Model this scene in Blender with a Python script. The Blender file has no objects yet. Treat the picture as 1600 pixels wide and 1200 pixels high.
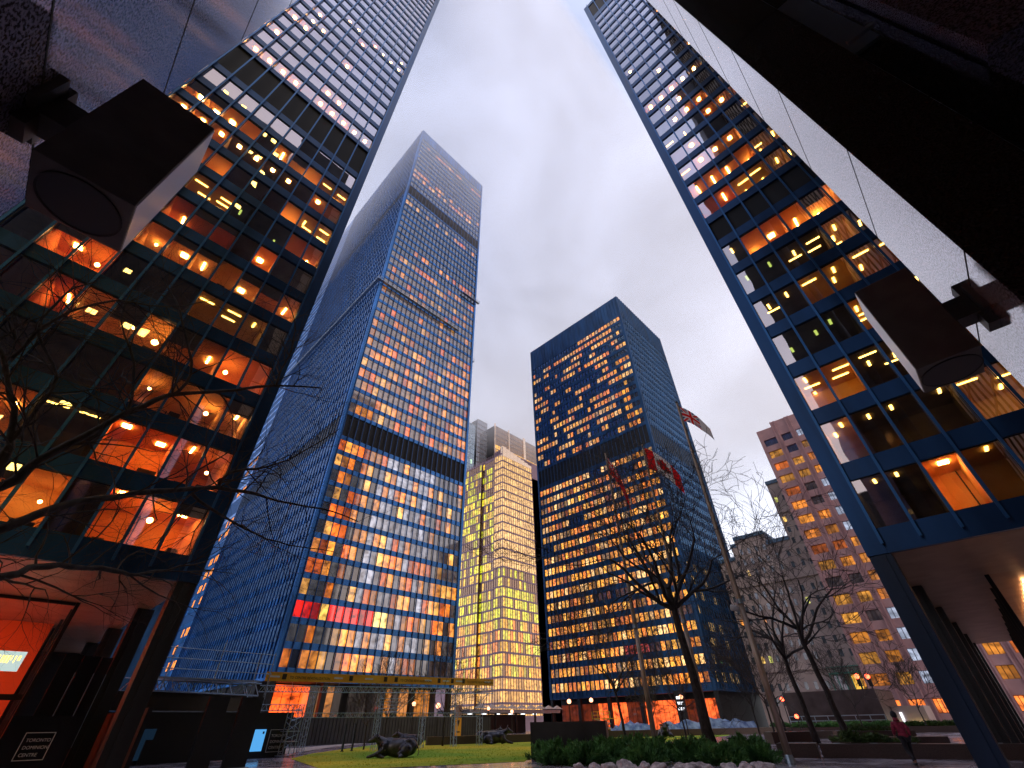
import bpy, bmesh, math, random
from math import sin, cos, pi, radians, hypot, atan2, sqrt
from mathutils import Vector, Matrix, noise as mnoise
random.seed(7)
sc = bpy.context.scene
col = sc.collection
GZ = -6.5            # street level south of the raised plaza

# ------------------------------------------------------------------ camera
YAW, PITCH, ROLL, FPX = radians(43.85), radians(38.644), radians(-1.106), 666.06
CAMZ = 1.6
_f = Vector((cos(YAW)*cos(PITCH), sin(YAW)*cos(PITCH), sin(PITCH)))
_r = Vector((sin(YAW), -cos(YAW), 0)); _u = _r.cross(_f)
R2_ = _r*cos(ROLL) + _u*sin(ROLL); U2_ = -_r*sin(ROLL) + _u*cos(ROLL)
cam = bpy.data.cameras.new('camera'); camo = bpy.data.objects.new('camera', cam); col.objects.link(camo)
m = Matrix((R2_, U2_, -_f)).transposed().to_4x4(); m.translation = (0, 0, CAMZ)
camo.matrix_world = m
cam.sensor_width = 36; cam.lens = FPX/1600*36; cam.clip_start = 0.05; cam.clip_end = 5000
sc.camera = camo
def proj(p):
    d = Vector(p) - Vector((0, 0, CAMZ)); z = d.dot(_f)
    if z <= 0.1: return None
    return 800 + FPX*d.dot(R2_)/z, 600 - FPX*d.dot(U2_)/z, z

# ------------------------------------------------------------------ helpers
def tag(o, label=None, cat=None, group=None, kind=None):
    if label: o['label'] = label
    if cat: o['category'] = cat
    if group: o['group'] = group
    if kind: o['kind'] = kind
    return o
def empty(name, loc=(0, 0, 0), rz=0.0):
    o = bpy.data.objects.new(name, None); col.objects.link(o); o.location = loc; o.rotation_euler = (0, 0, rz)
    o.empty_display_size = 0.3
    return o
class MB:
    def __init__(s): s.v = []; s.f = []; s.mi = []; s.c = []; s.smooth = False
    def quad(s, a, b, c, d, mi=0, colr=None):
        n = len(s.v); s.v += [tuple(a), tuple(b), tuple(c), tuple(d)]; s.f.append((n, n+1, n+2, n+3)); s.mi.append(mi); s.c.append(colr)
    def poly(s, pts, mi=0, colr=None):
        n = len(s.v); s.v += [tuple(p) for p in pts]; s.f.append(tuple(range(n, n+len(pts)))); s.mi.append(mi); s.c.append(colr)
    def box(s, x0, x1, y0, y1, z0, z1, mi=0, colr=None):
        if x0 > x1: x0, x1 = x1, x0
        if y0 > y1: y0, y1 = y1, y0
        n = len(s.v)
        s.v += [(x0,y0,z0),(x1,y0,z0),(x1,y1,z0),(x0,y1,z0),(x0,y0,z1),(x1,y0,z1),(x1,y1,z1),(x0,y1,z1)]
        for f in ((0,3,2,1),(4,5,6,7),(0,1,5,4),(1,2,6,5),(2,3,7,6),(3,0,4,7)):
            s.f.append(tuple(n+i for i in f)); s.mi.append(mi); s.c.append(colr)
    def tube(s, pts, rads, seg=6, mi=0, cap=True):
        pts = [Vector(p) for p in pts]
        if not isinstance(rads, (list, tuple)): rads = [rads]*len(pts)
        n0 = len(s.v); up = Vector((0, 0, 1)); last = None
        for i, p in enumerate(pts):
            t = (pts[min(i+1, len(pts)-1)] - pts[max(i-1, 0)])
            if t.length < 1e-9: t = Vector((0, 0, 1))
            t.normalize()
            if last is None:
                a = t.cross(up) if abs(t.z) < 0.95 else t.cross(Vector((1, 0, 0)))
            else:
                a = last - t*last.dot(t)
            a.normalize(); last = a; b = t.cross(a)
            for k in range(seg):
                an = 2*pi*k/seg
                s.v.append(tuple(p + (a*cos(an) + b*sin(an))*rads[i]))
        for i in range(len(pts)-1):
            for k in range(seg):
                a0 = n0+i*seg+k; a1 = n0+i*seg+(k+1) % seg
                s.f.append((a0, a1, a1+seg, a0+seg)); s.mi.append(mi); s.c.append(None)
        if cap:
            s.f.append(tuple(n0+k for k in reversed(range(seg)))); s.mi.append(mi); s.c.append(None)
            s.f.append(tuple(n0+(len(pts)-1)*seg+k for k in range(seg))); s.mi.append(mi); s.c.append(None)
    def ball(s, c, r, seg=10, rings=6, mi=0, sq=(1, 1, 1)):
        n0 = len(s.v)
        for i in range(rings+1):
            th = pi*i/rings
            for k in range(seg):
                ph = 2*pi*k/seg
                s.v.append((c[0]+r*sq[0]*sin(th)*cos(ph), c[1]+r*sq[1]*sin(th)*sin(ph), c[2]+r*sq[2]*cos(th)))
        for i in range(rings):
            for k in range(seg):
                a = n0+i*seg+k; b = n0+i*seg+(k+1) % seg
                s.f.append((a, a+seg, b+seg, b)); s.mi.append(mi); s.c.append(None)
    def build(s, name, mats, parent=None, off=(0, 0, 0), smooth=False, attr=False):
        me = bpy.data.meshes.new(name)
        if off != (0, 0, 0):
            ox, oy, oz = off; vv = [(x-ox, y-oy, z-oz) for x, y, z in s.v]
        else: vv = s.v
        me.from_pydata(vv, [], s.f)
        if not isinstance(mats, (list, tuple)): mats = [mats]
        for mm in mats: me.materials.append(mm)
        if len(mats) > 1: me.polygons.foreach_set('material_index', s.mi)
        if smooth or s.smooth: me.polygons.foreach_set('use_smooth', [True]*len(s.f))
        if attr:
            a = me.color_attributes.new('lit', 'FLOAT_COLOR', 'CORNER'); dat = []
            for f, c in zip(s.f, s.c):
                c = c or (0, 0, 0, 1)
                dat += list(c)*len(f)
            a.data.foreach_set('color', dat)
        me.update()
        o = bpy.data.objects.new(name, me); col.objects.link(o)
        if parent: o.parent = parent
        return o
def copy_tree(o, parent=None):
    c = o.copy(); col.objects.link(c)
    if parent: c.parent = parent
    for ch in list(o.children): copy_tree(ch, c)
    return c

# ------------------------------------------------------------------ materials
def mat(name, base=(.5, .5, .5), rough=.5, metal=0., spec=.5, emis=None, es=0., coat=0.):
    mm = bpy.data.materials.new(name); mm.use_nodes = True
    p = mm.node_tree.nodes['Principled BSDF']
    p.inputs['Base Color'].default_value = (*base, 1); p.inputs['Roughness'].default_value = rough
    p.inputs['Metallic'].default_value = metal; p.inputs['Specular IOR Level'].default_value = spec
    p.inputs['Coat Weight'].default_value = coat
    if emis: p.inputs['Emission Color'].default_value = (*emis, 1); p.inputs['Emission Strength'].default_value = es
    return mm
def N(mm, t, **k):
    n = mm.node_tree.nodes.new(t)
    for a, b in k.items(): setattr(n, a, b)
    return n
def noisy(mm, c1, c2, scale=3., detail=6., bump=0., bscale=None, rough=None, coords='Object', thr=(.35, .65), sc3=None, dist=0.02):
    nt = mm.node_tree; L = nt.links; p = nt.nodes['Principled BSDF']
    tc = N(mm, 'ShaderNodeTexCoord'); src = tc.outputs[coords]
    if sc3:
        mp = N(mm, 'ShaderNodeMapping'); mp.inputs['Scale'].default_value = sc3; L.new(src, mp.inputs['Vector']); src = mp.outputs[0]
    n = N(mm, 'ShaderNodeTexNoise'); n.inputs['Scale'].default_value = scale; n.inputs['Detail'].default_value = detail
    L.new(src, n.inputs['Vector'])
    r = N(mm, 'ShaderNodeValToRGB'); r.color_ramp.elements[0].position = thr[0]; r.color_ramp.elements[1].position = thr[1]
    r.color_ramp.elements[0].color = (*c1, 1); r.color_ramp.elements[1].color = (*c2, 1)
    L.new(n.outputs['Fac'], r.inputs['Fac']); L.new(r.outputs[0], p.inputs['Base Color'])
    if rough:
        mr = N(mm, 'ShaderNodeMapRange'); mr.inputs['To Min'].default_value = rough[0]; mr.inputs['To Max'].default_value = rough[1]
        mr.inputs['From Min'].default_value = .3; mr.inputs['From Max'].default_value = .7
        L.new(n.outputs['Fac'], mr.inputs['Value']); L.new(mr.outputs[0], p.inputs['Roughness'])
    if bump:
        n2 = N(mm, 'ShaderNodeTexNoise'); n2.inputs['Scale'].default_value = bscale or scale*4; n2.inputs['Detail'].default_value = 4
        L.new(src, n2.inputs['Vector'])
        b = N(mm, 'ShaderNodeBump'); b.inputs['Strength'].default_value = bump; b.inputs['Distance'].default_value = dist
        L.new(n2.outputs['Fac'], b.inputs['Height']); L.new(b.outputs[0], p.inputs['Normal'])
    return mm
M = {}
# painted steel of the near towers, far towers
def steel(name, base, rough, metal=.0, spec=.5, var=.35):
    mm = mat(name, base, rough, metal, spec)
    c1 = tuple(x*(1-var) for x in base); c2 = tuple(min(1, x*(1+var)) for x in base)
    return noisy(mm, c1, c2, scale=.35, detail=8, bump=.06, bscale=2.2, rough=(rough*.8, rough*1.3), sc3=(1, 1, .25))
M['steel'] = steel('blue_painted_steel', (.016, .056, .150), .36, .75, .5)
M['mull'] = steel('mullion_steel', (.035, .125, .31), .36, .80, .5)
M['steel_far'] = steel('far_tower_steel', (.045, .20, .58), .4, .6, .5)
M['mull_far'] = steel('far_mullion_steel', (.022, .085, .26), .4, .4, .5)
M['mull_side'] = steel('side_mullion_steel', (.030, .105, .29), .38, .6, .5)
M['steel_c'] = steel('dark_tower_steel', (.018, .075, .20), .42, .5, .5)
M['mull_c'] = steel('dark_tower_mullion', (.022, .085, .22), .4, .4, .5)
M['louver'] = mat('louvre_band', (.003, .005, .012), .7)
M['black'] = mat('black_panel', (.006, .007, .010), .5)
M['blackgloss'] = mat('black_glossy_panel', (.006, .007, .012), .22)
M['soffit_brown'] = noisy(mat('brown_soffit_panel', (.40, .26, .17), .45), (.36, .22, .14), (.46, .30, .20), .8)
M['steel_shade'] = steel('shaded_column_steel', (.010, .026, .062), .42, .3, .4)  # darker copy of the tower steel; ground-level shade put into its colour
M['frame'] = mat('window_frame', (.006, .01, .02), .45)
M['lampbox'] = noisy(mat('lamp_housing', (.10, .09, .085), .45), (.09, .078, .075), (.13, .115, .11), 6, bump=.1, bscale=60)
M['lampside'] = mat('lamp_satin_side', (.62, .62, .66), .3, .6)
M['lens'] = mat('lamp_lens', (.012, .016, .025), .35)
M['galv'] = mat('galvanised_steel', (.36, .46, .58), .35, .75)
M['pole'] = noisy(mat('weathered_pole', (.42, .32, .26), .4, .4), (.34, .25, .19), (.52, .42, .35), 5, sc3=(1, 1, .2))
M['bark'] = noisy(mat('bark', (.03, .022, .02), .75), (.016, .012, .012), (.055, .045, .045), 9, bump=.7, bscale=25, sc3=(1, 1, .4))
M['twig'] = mat('twig_bark', (.035, .028, .030), .6)
M['twigpale'] = mat('pale_twig_bark', (.09, .06, .055), .7)
M['bronze'] = noisy(mat('weathered_bronze', (.05, .05, .06), .33, .75), (.030, .030, .040), (.10, .10, .12), 2.6, rough=(.25, .45), bump=.25, bscale=9)

def glass(name, refl=.5, tint=(.90, .88, .96), wav=.010, wsc=.45, trans=(1, .93, .85)):
    mm = bpy.data.materials.new(name); mm.use_nodes = True; nt = mm.node_tree; L = nt.links
    nt.nodes.remove(nt.nodes['Principled BSDF']); out = nt.nodes['Material Output']
    g = N(mm, 'ShaderNodeBsdfGlossy'); g.inputs['Roughness'].default_value = .015; g.inputs['Color'].default_value = (*tint, 1)
    t = N(mm, 'ShaderNodeBsdfTransparent'); t.inputs['Color'].default_value = (*trans, 1)
    fr = N(mm, 'ShaderNodeFresnel'); fr.inputs['IOR'].default_value = 1.55
    mr = N(mm, 'ShaderNodeMapRange'); mr.inputs['From Min'].default_value = .04; mr.inputs['From Max'].default_value = .6
    mr.inputs['To Min'].default_value = refl; mr.inputs['To Max'].default_value = .97
    L.new(fr.outputs[0], mr.inputs['Value'])
    tc = N(mm, 'ShaderNodeTexCoord'); n = N(mm, 'ShaderNodeTexNoise'); n.inputs['Scale'].default_value = wsc; n.inputs['Detail'].default_value = 1
    L.new(tc.outputs['Object'], n.inputs['Vector'])
    b = N(mm, 'ShaderNodeBump'); b.inputs['Strength'].default_value = 1; b.inputs['Distance'].default_value = wav
    L.new(n.outputs['Fac'], b.inputs['Height']); L.new(b.outputs[0], g.inputs['Normal'])
    mx = N(mm, 'ShaderNodeMixShader'); L.new(mr.outputs[0], mx.inputs[0]); L.new(t.outputs[0], mx.inputs[1]); L.new(g.outputs[0], mx.inputs[2])
    L.new(mx.outputs[0], out.inputs[0])
    return mm
M['glass'] = glass('bronze_tinted_glass', .42)
M['glass_lobby'] = glass('lobby_glass', .12, wav=.0)
M['pane_clear'] = glass('clear_glass', .10, wav=.0)

def litpane(name, refl=.35, tint=(.9, .9, 1.), detail=(1.3, 2.2, 1.4), base=(.010, .014, .022), gain=1., contrast=(.30, .62), rmax=.95):
    """far window: a glossy pane in front of a lit or dark room; colour attribute 'lit' carries the lamp light behind it or a painted reflection"""
    mm = bpy.data.materials.new(name); mm.use_nodes = True; nt = mm.node_tree; L = nt.links
    p = nt.nodes['Principled BSDF']; out = nt.nodes['Material Output']
    p.inputs['Base Color'].default_value = (*base, 1); p.inputs['Roughness'].default_value = .6
    at = N(mm, 'ShaderNodeVertexColor', layer_name='lit')
    tc = N(mm, 'ShaderNodeTexCoord'); mp = N(mm, 'ShaderNodeMapping'); mp.inputs['Scale'].default_value = detail
    L.new(tc.outputs['Object'], mp.inputs['Vector'])
    n = N(mm, 'ShaderNodeTexNoise'); n.inputs['Scale'].default_value = 1.0; n.inputs['Detail'].default_value = 3; n.inputs['Distortion'].default_value = .6
    L.new(mp.outputs[0], n.inputs['Vector'])
    mr = N(mm, 'ShaderNodeMapRange'); mr.inputs['From Min'].default_value = contrast[0]; mr.inputs['From Max'].default_value = contrast[1]
    mr.inputs['To Min'].default_value = .12; mr.inputs['To Max'].default_value = 1.35
    L.new(n.outputs['Fac'], mr.inputs['Value'])
    ml = N(mm, 'ShaderNodeMath', operation='MULTIPLY'); ml.inputs[1].default_value = gain; L.new(mr.outputs[0], ml.inputs[0])
    L.new(at.outputs['Color'], p.inputs['Emission Color']); L.new(ml.outputs[0], p.inputs['Emission Strength'])
    g = N(mm, 'ShaderNodeBsdfGlossy'); g.inputs['Roughness'].default_value = .05; g.inputs['Color'].default_value = (*tint, 1)
    fr = N(mm, 'ShaderNodeFresnel'); fr.inputs['IOR'].default_value = 1.5
    m2 = N(mm, 'ShaderNodeMapRange'); m2.inputs['From Min'].default_value = .04; m2.inputs['From Max'].default_value = .6
    m2.inputs['To Min'].default_value = refl; m2.inputs['To Max'].default_value = rmax; L.new(fr.outputs[0], m2.inputs['Value'])
    mx = N(mm, 'ShaderNodeMixShader'); L.new(m2.outputs[0], mx.inputs[0]); L.new(p.outputs[0], mx.inputs[1]); L.new(g.outputs[0], mx.inputs[2])
    L.new(mx.outputs[0], out.inputs[0])
    return mm
M['pane_far'] = litpane('far_tower_window', .20, (.80, .86, 1.0), contrast=(.28, .66), gain=1.15, detail=(.75, .75, .8))
M['pane_c'] = litpane('dark_tower_window', .22, (.30, .60, 1.), contrast=(.34, .60))
M['pane_gold'] = litpane('gold_window', .26, (1., .62, .40), detail=(.9, .9, .9))
M['pane_side'] = litpane('side_window', .04, (.16, .32, .8), rmax=.30)
M['pane_matte'] = litpane('recessed_window', .02, rmax=.04, detail=(2, 2, 1.5))
M['pane_pink'] = litpane('pink_tower_window', .10, (.8, .85, 1.), detail=(.5, .5, .9), contrast=(.25, .75))
def emit(name, c, s):
    mm = bpy.data.materials.new(name); mm.use_nodes = True; nt = mm.node_tree
    nt.nodes.remove(nt.nodes['Principled BSDF'])
    e = N(mm, 'ShaderNodeEmission'); e.inputs['Color'].default_value = (*c, 1); e.inputs['Strength'].default_value = s
    nt.links.new(e.outputs[0], nt.nodes['Material Output'].inputs[0]); return mm
M['lamp_hot'] = emit('lit_office_lamp', (1., .50, .14), 46)
M['lamp_yel'] = emit('lit_yellow_tube', (1., .66, .13), 7.5)
M['lamp_dim'] = emit('lit_dim_tube', (.55, .75, .16), 1.1)
M['globe'] = emit('lit_globe', (1., .36, .18), 3.2)
M['red_light'] = emit('red_signal', (1., .07, .03), 7)
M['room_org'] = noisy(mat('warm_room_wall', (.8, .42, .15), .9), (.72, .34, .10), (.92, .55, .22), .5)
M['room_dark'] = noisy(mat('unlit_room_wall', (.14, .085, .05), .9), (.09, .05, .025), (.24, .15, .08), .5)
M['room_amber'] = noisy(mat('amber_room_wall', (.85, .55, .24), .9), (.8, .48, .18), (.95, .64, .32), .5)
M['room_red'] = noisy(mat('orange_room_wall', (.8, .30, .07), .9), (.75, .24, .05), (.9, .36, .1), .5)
M['blind'] = mat('roller_blind', (.16, .11, .07), .8)
M['furn'] = mat('office_furniture', (.03, .018, .012), .6)

# granite (foreground piers)
def granite(name, c1, c2, rough=.12, sc_=90, spec=.8, metal=0.):
    mm = mat(name, c1, rough, metal, spec)
    noisy(mm, c1, c2, scale=sc_, detail=3, thr=(.40, .56), bump=.10, bscale=240, dist=.0012)
    return mm
M['granite'] = granite('polished_dark_granite', (.03, .03, .055), (.36, .36, .56), .07, 60, 1., .42)
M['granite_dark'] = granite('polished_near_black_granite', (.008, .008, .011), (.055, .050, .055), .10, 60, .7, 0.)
M['granite_sky'] = granite('sky_toned_granite', (.12, .12, .15), (.50, .50, .58), .08, 60, 1., .55)  # the pier's stone again, with its sky reflection put into a paler colour
M['granite_plain'] = granite('plaza_granite', (.09, .085, .10), (.20, .19, .22), .35, 40, .5)
M['granite_bench'] = granite('bench_granite', (.05, .035, .033), (.10, .07, .065), .3, 40, .5)
M['joint'] = mat('granite_joint', (.004, .004, .006), .8)

# ------------------------------------------------------------------ world + sun
w = bpy.data.worlds.new('World'); sc.world = w; w.use_nodes = True
nt = w.node_tree; L = nt.links; bg = nt.nodes['Background']
sky = nt.nodes.new('ShaderNodeTexSky'); sky.sky_type = 'NISHITA'; sky.sun_disc = False
SUN_EL, SUN_AZ = radians(34), radians(205)      # azimuth in the math sense, direction towards the sun
sky.sun_elevation = SUN_EL; sky.sun_rotation = radians(90) - SUN_AZ
tc = nt.nodes.new('ShaderNodeTexCoord')
sep = nt.nodes.new('ShaderNodeSeparateXYZ'); L.new(tc.outputs['Generated'], sep.inputs[0])
ramp = nt.nodes.new('ShaderNodeValToRGB'); cr = ramp.color_ramp
cr.elements[0].position = 0; cr.elements[0].color = (1.0, 1.0, 1.04, 1)
cr.elements[1].position = 1; cr.elements[1].color = (.50, .55, .76, 1)
for pos, c in ((.18, (.88, .89, .99)), (.45, (.66, .69, .83)), (.75, (.50, .54, .71))):
    e = cr.elements.new(pos); e.color = (*c, 1)
L.new(sep.outputs['Z'], ramp.inputs['Fac'])
nz = nt.nodes.new('ShaderNodeTexNoise'); nz.inputs['Scale'].default_value = 2.6; nz.inputs['Detail'].default_value = 7; nz.inputs['Distortion'].default_value = .4; nz.inputs['Roughness'].default_value = .5
mp = nt.nodes.new('ShaderNodeMapping'); mp.inputs['Scale'].default_value = (1, 1, 1.6); L.new(tc.outputs['Generated'], mp.inputs[0]); L.new(mp.outputs[0], nz.inputs['Vector'])
mr = nt.nodes.new('ShaderNodeMapRange'); mr.inputs['From Min'].default_value = .32; mr.inputs['From Max'].default_value = .68; mr.inputs['To Min'].default_value = .60; mr.inputs['To Max'].default_value = 1.30
L.new(nz.outputs['Fac'], mr.inputs[0])
mul = nt.nodes.new('ShaderNodeMix'); mul.data_type = 'RGBA'; mul.blend_type = 'MULTIPLY'; mul.inputs[0].default_value = 1
L.new(ramp.outputs[0], mul.inputs[6]); L.new(mr.outputs[0], mul.inputs[7])
# warm dusk band low in the sky behind the viewer
dot = nt.nodes.new('ShaderNodeVectorMath'); dot.operation = 'DOT_PRODUCT'; dot.inputs[1].default_value = (-.45, -.85, -.25)
L.new(tc.outputs['Generated'], dot.inputs[0])
mw = nt.nodes.new('ShaderNodeMapRange'); mw.inputs['From Min'].default_value = .02; mw.inputs['From Max'].default_value = .45; L.new(dot.outputs['Value'], mw.inputs[0])
warm = nt.nodes.new('ShaderNodeMix'); warm.data_type = 'RGBA'; warm.inputs[7].default_value = (.80, .60, .48, 1)
L.new(mw.outputs[0], warm.inputs[0]); L.new(mul.outputs[2], warm.inputs[6])
ns = nt.nodes.new('ShaderNodeMix'); ns.data_type = 'RGBA'; ns.blend_type = 'ADD'; ns.inputs[0].default_value = 0.01
L.new(warm.outputs[2], ns.inputs[6]); L.new(sky.outputs[0], ns.inputs[7])
L.new(ns.outputs[2], bg.inputs['Color']); bg.inputs['Strength'].default_value = 1.0
sl = bpy.data.lights.new('sun', 'SUN'); sl.energy = .5; sl.angle = radians(20); sl.color = (1, .93, .84)
so = bpy.data.objects.new('sun', sl); col.objects.link(so)
sd = Vector((cos(SUN_AZ)*cos(SUN_EL), sin(SUN_AZ)*cos(SUN_EL), sin(SUN_EL)))
so.rotation_euler = (-sd).to_track_quat('-Z', 'Y').to_euler()

# ------------------------------------------------------------------ ground
BAY = 1.524; H = 3.6
def sheet(name, pts, z, mt, kind='structure', label=None, thick=0.0):
    b = MB(); b.poly([(x, y, z) for x, y in pts], 0)
    if thick:
        n = len(pts)
        for i in range(n):
            (x0, y0), (x1, y1) = pts[i], pts[(i+1) % n]
            b.quad((x0, y0, z), (x0, y0, z-thick), (x1, y1, z-thick), (x1, y1, z))
    o = b.build(name, mt); tag(o, label, None, None, kind); return o
M['asphalt'] = noisy(mat('asphalt', (.05, .05, .055), .7), (.035, .035, .04), (.07, .068, .075), 1.2, bump=.3, bscale=30)
sheet('street', [(-600, -600), (2500, -600), (2500, 2500), (-600, 2500)], GZ, M['asphalt'])
pv = noisy(mat('plaza_paving', (.12, .11, .12), .3), (.27, .26, .32), (.50, .46, .52), .45, bump=.10, bscale=9, rough=(.05, .30))
ntp = pv.node_tree; br = N(pv, 'ShaderNodeTexBrick'); br.offset = 0; br.inputs['Scale'].default_value = 1
br.inputs['Brick Width'].default_value = 1.52; br.inputs['Row Height'].default_value = 1.52; br.inputs['Mortar Size'].default_value = .02
br.inputs['Color1'].default_value = (1, 1, 1, 1); br.inputs['Color2'].default_value = (.72, .70, .76, 1); br.inputs['Mortar'].default_value = (.2, .2, .2, 1)
tcp = N(pv, 'ShaderNodeTexCoord'); ntp.links.new(tcp.outputs['Object'], br.inputs['Vector'])
mxp = N(pv, 'ShaderNodeMix', data_type='RGBA', blend_type='MULTIPLY'); mxp.inputs[0].default_value = 1
src = ntp.nodes['Principled BSDF'].inputs['Base Color'].links[0].from_socket
ntp.links.new(src, mxp.inputs[6]); ntp.links.new(br.outputs['Color'], mxp.inputs[7]); ntp.links.new(mxp.outputs[2], ntp.nodes['Principled BSDF'].inputs['Base Color'])
sheet('plaza_pavement', [(-60, -60), (93, -60), (93, 36), (175, 36), (175, 330), (-60, 330)], 0.0, pv, thick=-GZ)
lw = noisy(mat('lawn_grass', (.10, .17, .02), .9), (.22, .42, .02), (.72, .60, .03), .10, detail=9, bump=.8, bscale=14, dist=.06, thr=(.38, .62))
sheet('lawn', [(13.5, 26.0), (22.9, 21.6), (26, 24), (31.5, 22.0), (45, 27), (75, 32), (105, 44), (90, 78), (62, 80), (40, 62), (21.5, 44.2), (17.2, 38.5)], .012, lw)
M['pathstone'] = noisy(mat('pale_path_stone', (.42, .38, .38), .6), (.34, .30, .31), (.52, .47, .46), 2)
sheet('path', [(19.0, 44.8), (22.5, 48.2), (30, 57), (38, 63.2), (37, 66.5), (24, 56), (17.5, 47)], .024, M['pathstone'])

# grass tufts over the near lawn: a short ragged pile
def inside(x, y, poly):
    c = False; n = len(poly); j = n-1
    for i in range(n):
        xi, yi = poly[i]; xj, yj = poly[j]
        if (yi > y) != (yj > y) and x < (xj-xi)*(y-yi)/(yj-yi)+xi: c = not c
        j = i
    return c
LP = [(13.5, 26.0), (22.9, 21.6), (26, 24), (31.5, 22.0), (45, 27), (60, 40), (50, 60), (21.5, 44.2), (17.2, 38.5)]
b = MB(); rg = random.Random(3)
for _ in range(15000):
    x = rg.uniform(13.5, 50); y = rg.uniform(21.6, 52)
    if hypot(x, y) > 30 + rg.random()*34: continue
    if not inside(x, y, LP): continue
    a = rg.uniform(0, pi); h = rg.uniform(.025, .075); ww = rg.uniform(.01, .03)
    dx, dy = cos(a)*ww, sin(a)*ww; lx, ly = rg.uniform(-.03, .03), rg.uniform(-.03, .03)
    b.poly([(x-dx, y-dy, .012), (x+dx, y+dy, .012), (x+lx, y+ly, .012+h)])
gm = noisy(mat('grass_blades', (.12, .2, .02), .9), (.22, .44, .02), (.72, .60, .03), .10, detail=9, thr=(.38, .62))
tag(b.build('grass', gm), 'short yellow green grass of the plaza lawn', 'grass', None, 'stuff')
print('ground ok')

# ------------------------------------------------------------------ towers
class Face:
    def __init__(s, o, t, n): s.o = o; s.t = t; s.n = n
    def p(s, a, d, z): return (s.o[0]+s.t[0]*a+s.n[0]*d, s.o[1]+s.t[1]*a+s.n[1]*d, z)
    def box(s, mb, a0, a1, d0, d1, z0, z1, mi=0, colr=None):
        x0, y0, _ = s.p(a0, d0, 0); x1, y1, _ = s.p(a1, d1, 0)
        mb.box(x0, x1, y0, y1, z0, z1, mi, colr)
    def quad(s, mb, a0, a1, d, z0, z1, mi=0, colr=None):
        q = [s.p(a0, d, z0), s.p(a1, d, z0), s.p(a1, d, z1), s.p(a0, d, z1)]
        # outward winding
        cx = s.t[1]*1; cy = -s.t[0]*1
        if cx*s.n[0]+cy*s.n[1] < 0: q.reverse()
        mb.quad(*q, mi, colr)
def size_in_view(p0, p1):
    a = proj(p0); c = proj(p1)
    if not a or not c: return 0
    mx, my = (a[0]+c[0])/2, (a[1]+c[1])/2
    if mx < -20 or mx > 1620 or my < -20 or my > 1220: return 0
    return abs(a[0]-c[0])*abs(a[1]-c[1])+1
def mullion(face, a, z0, z1, mt, root, off, dep=.22, wd=.13):
    b = MB()
    face.box(b, a-.02, a+.02, .002, dep, z0, z1)
    face.box(b, a-wd/2, a+wd/2, dep, dep+.035, z0, z1)
    return b.build('mullion', mt, root, off)

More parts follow.
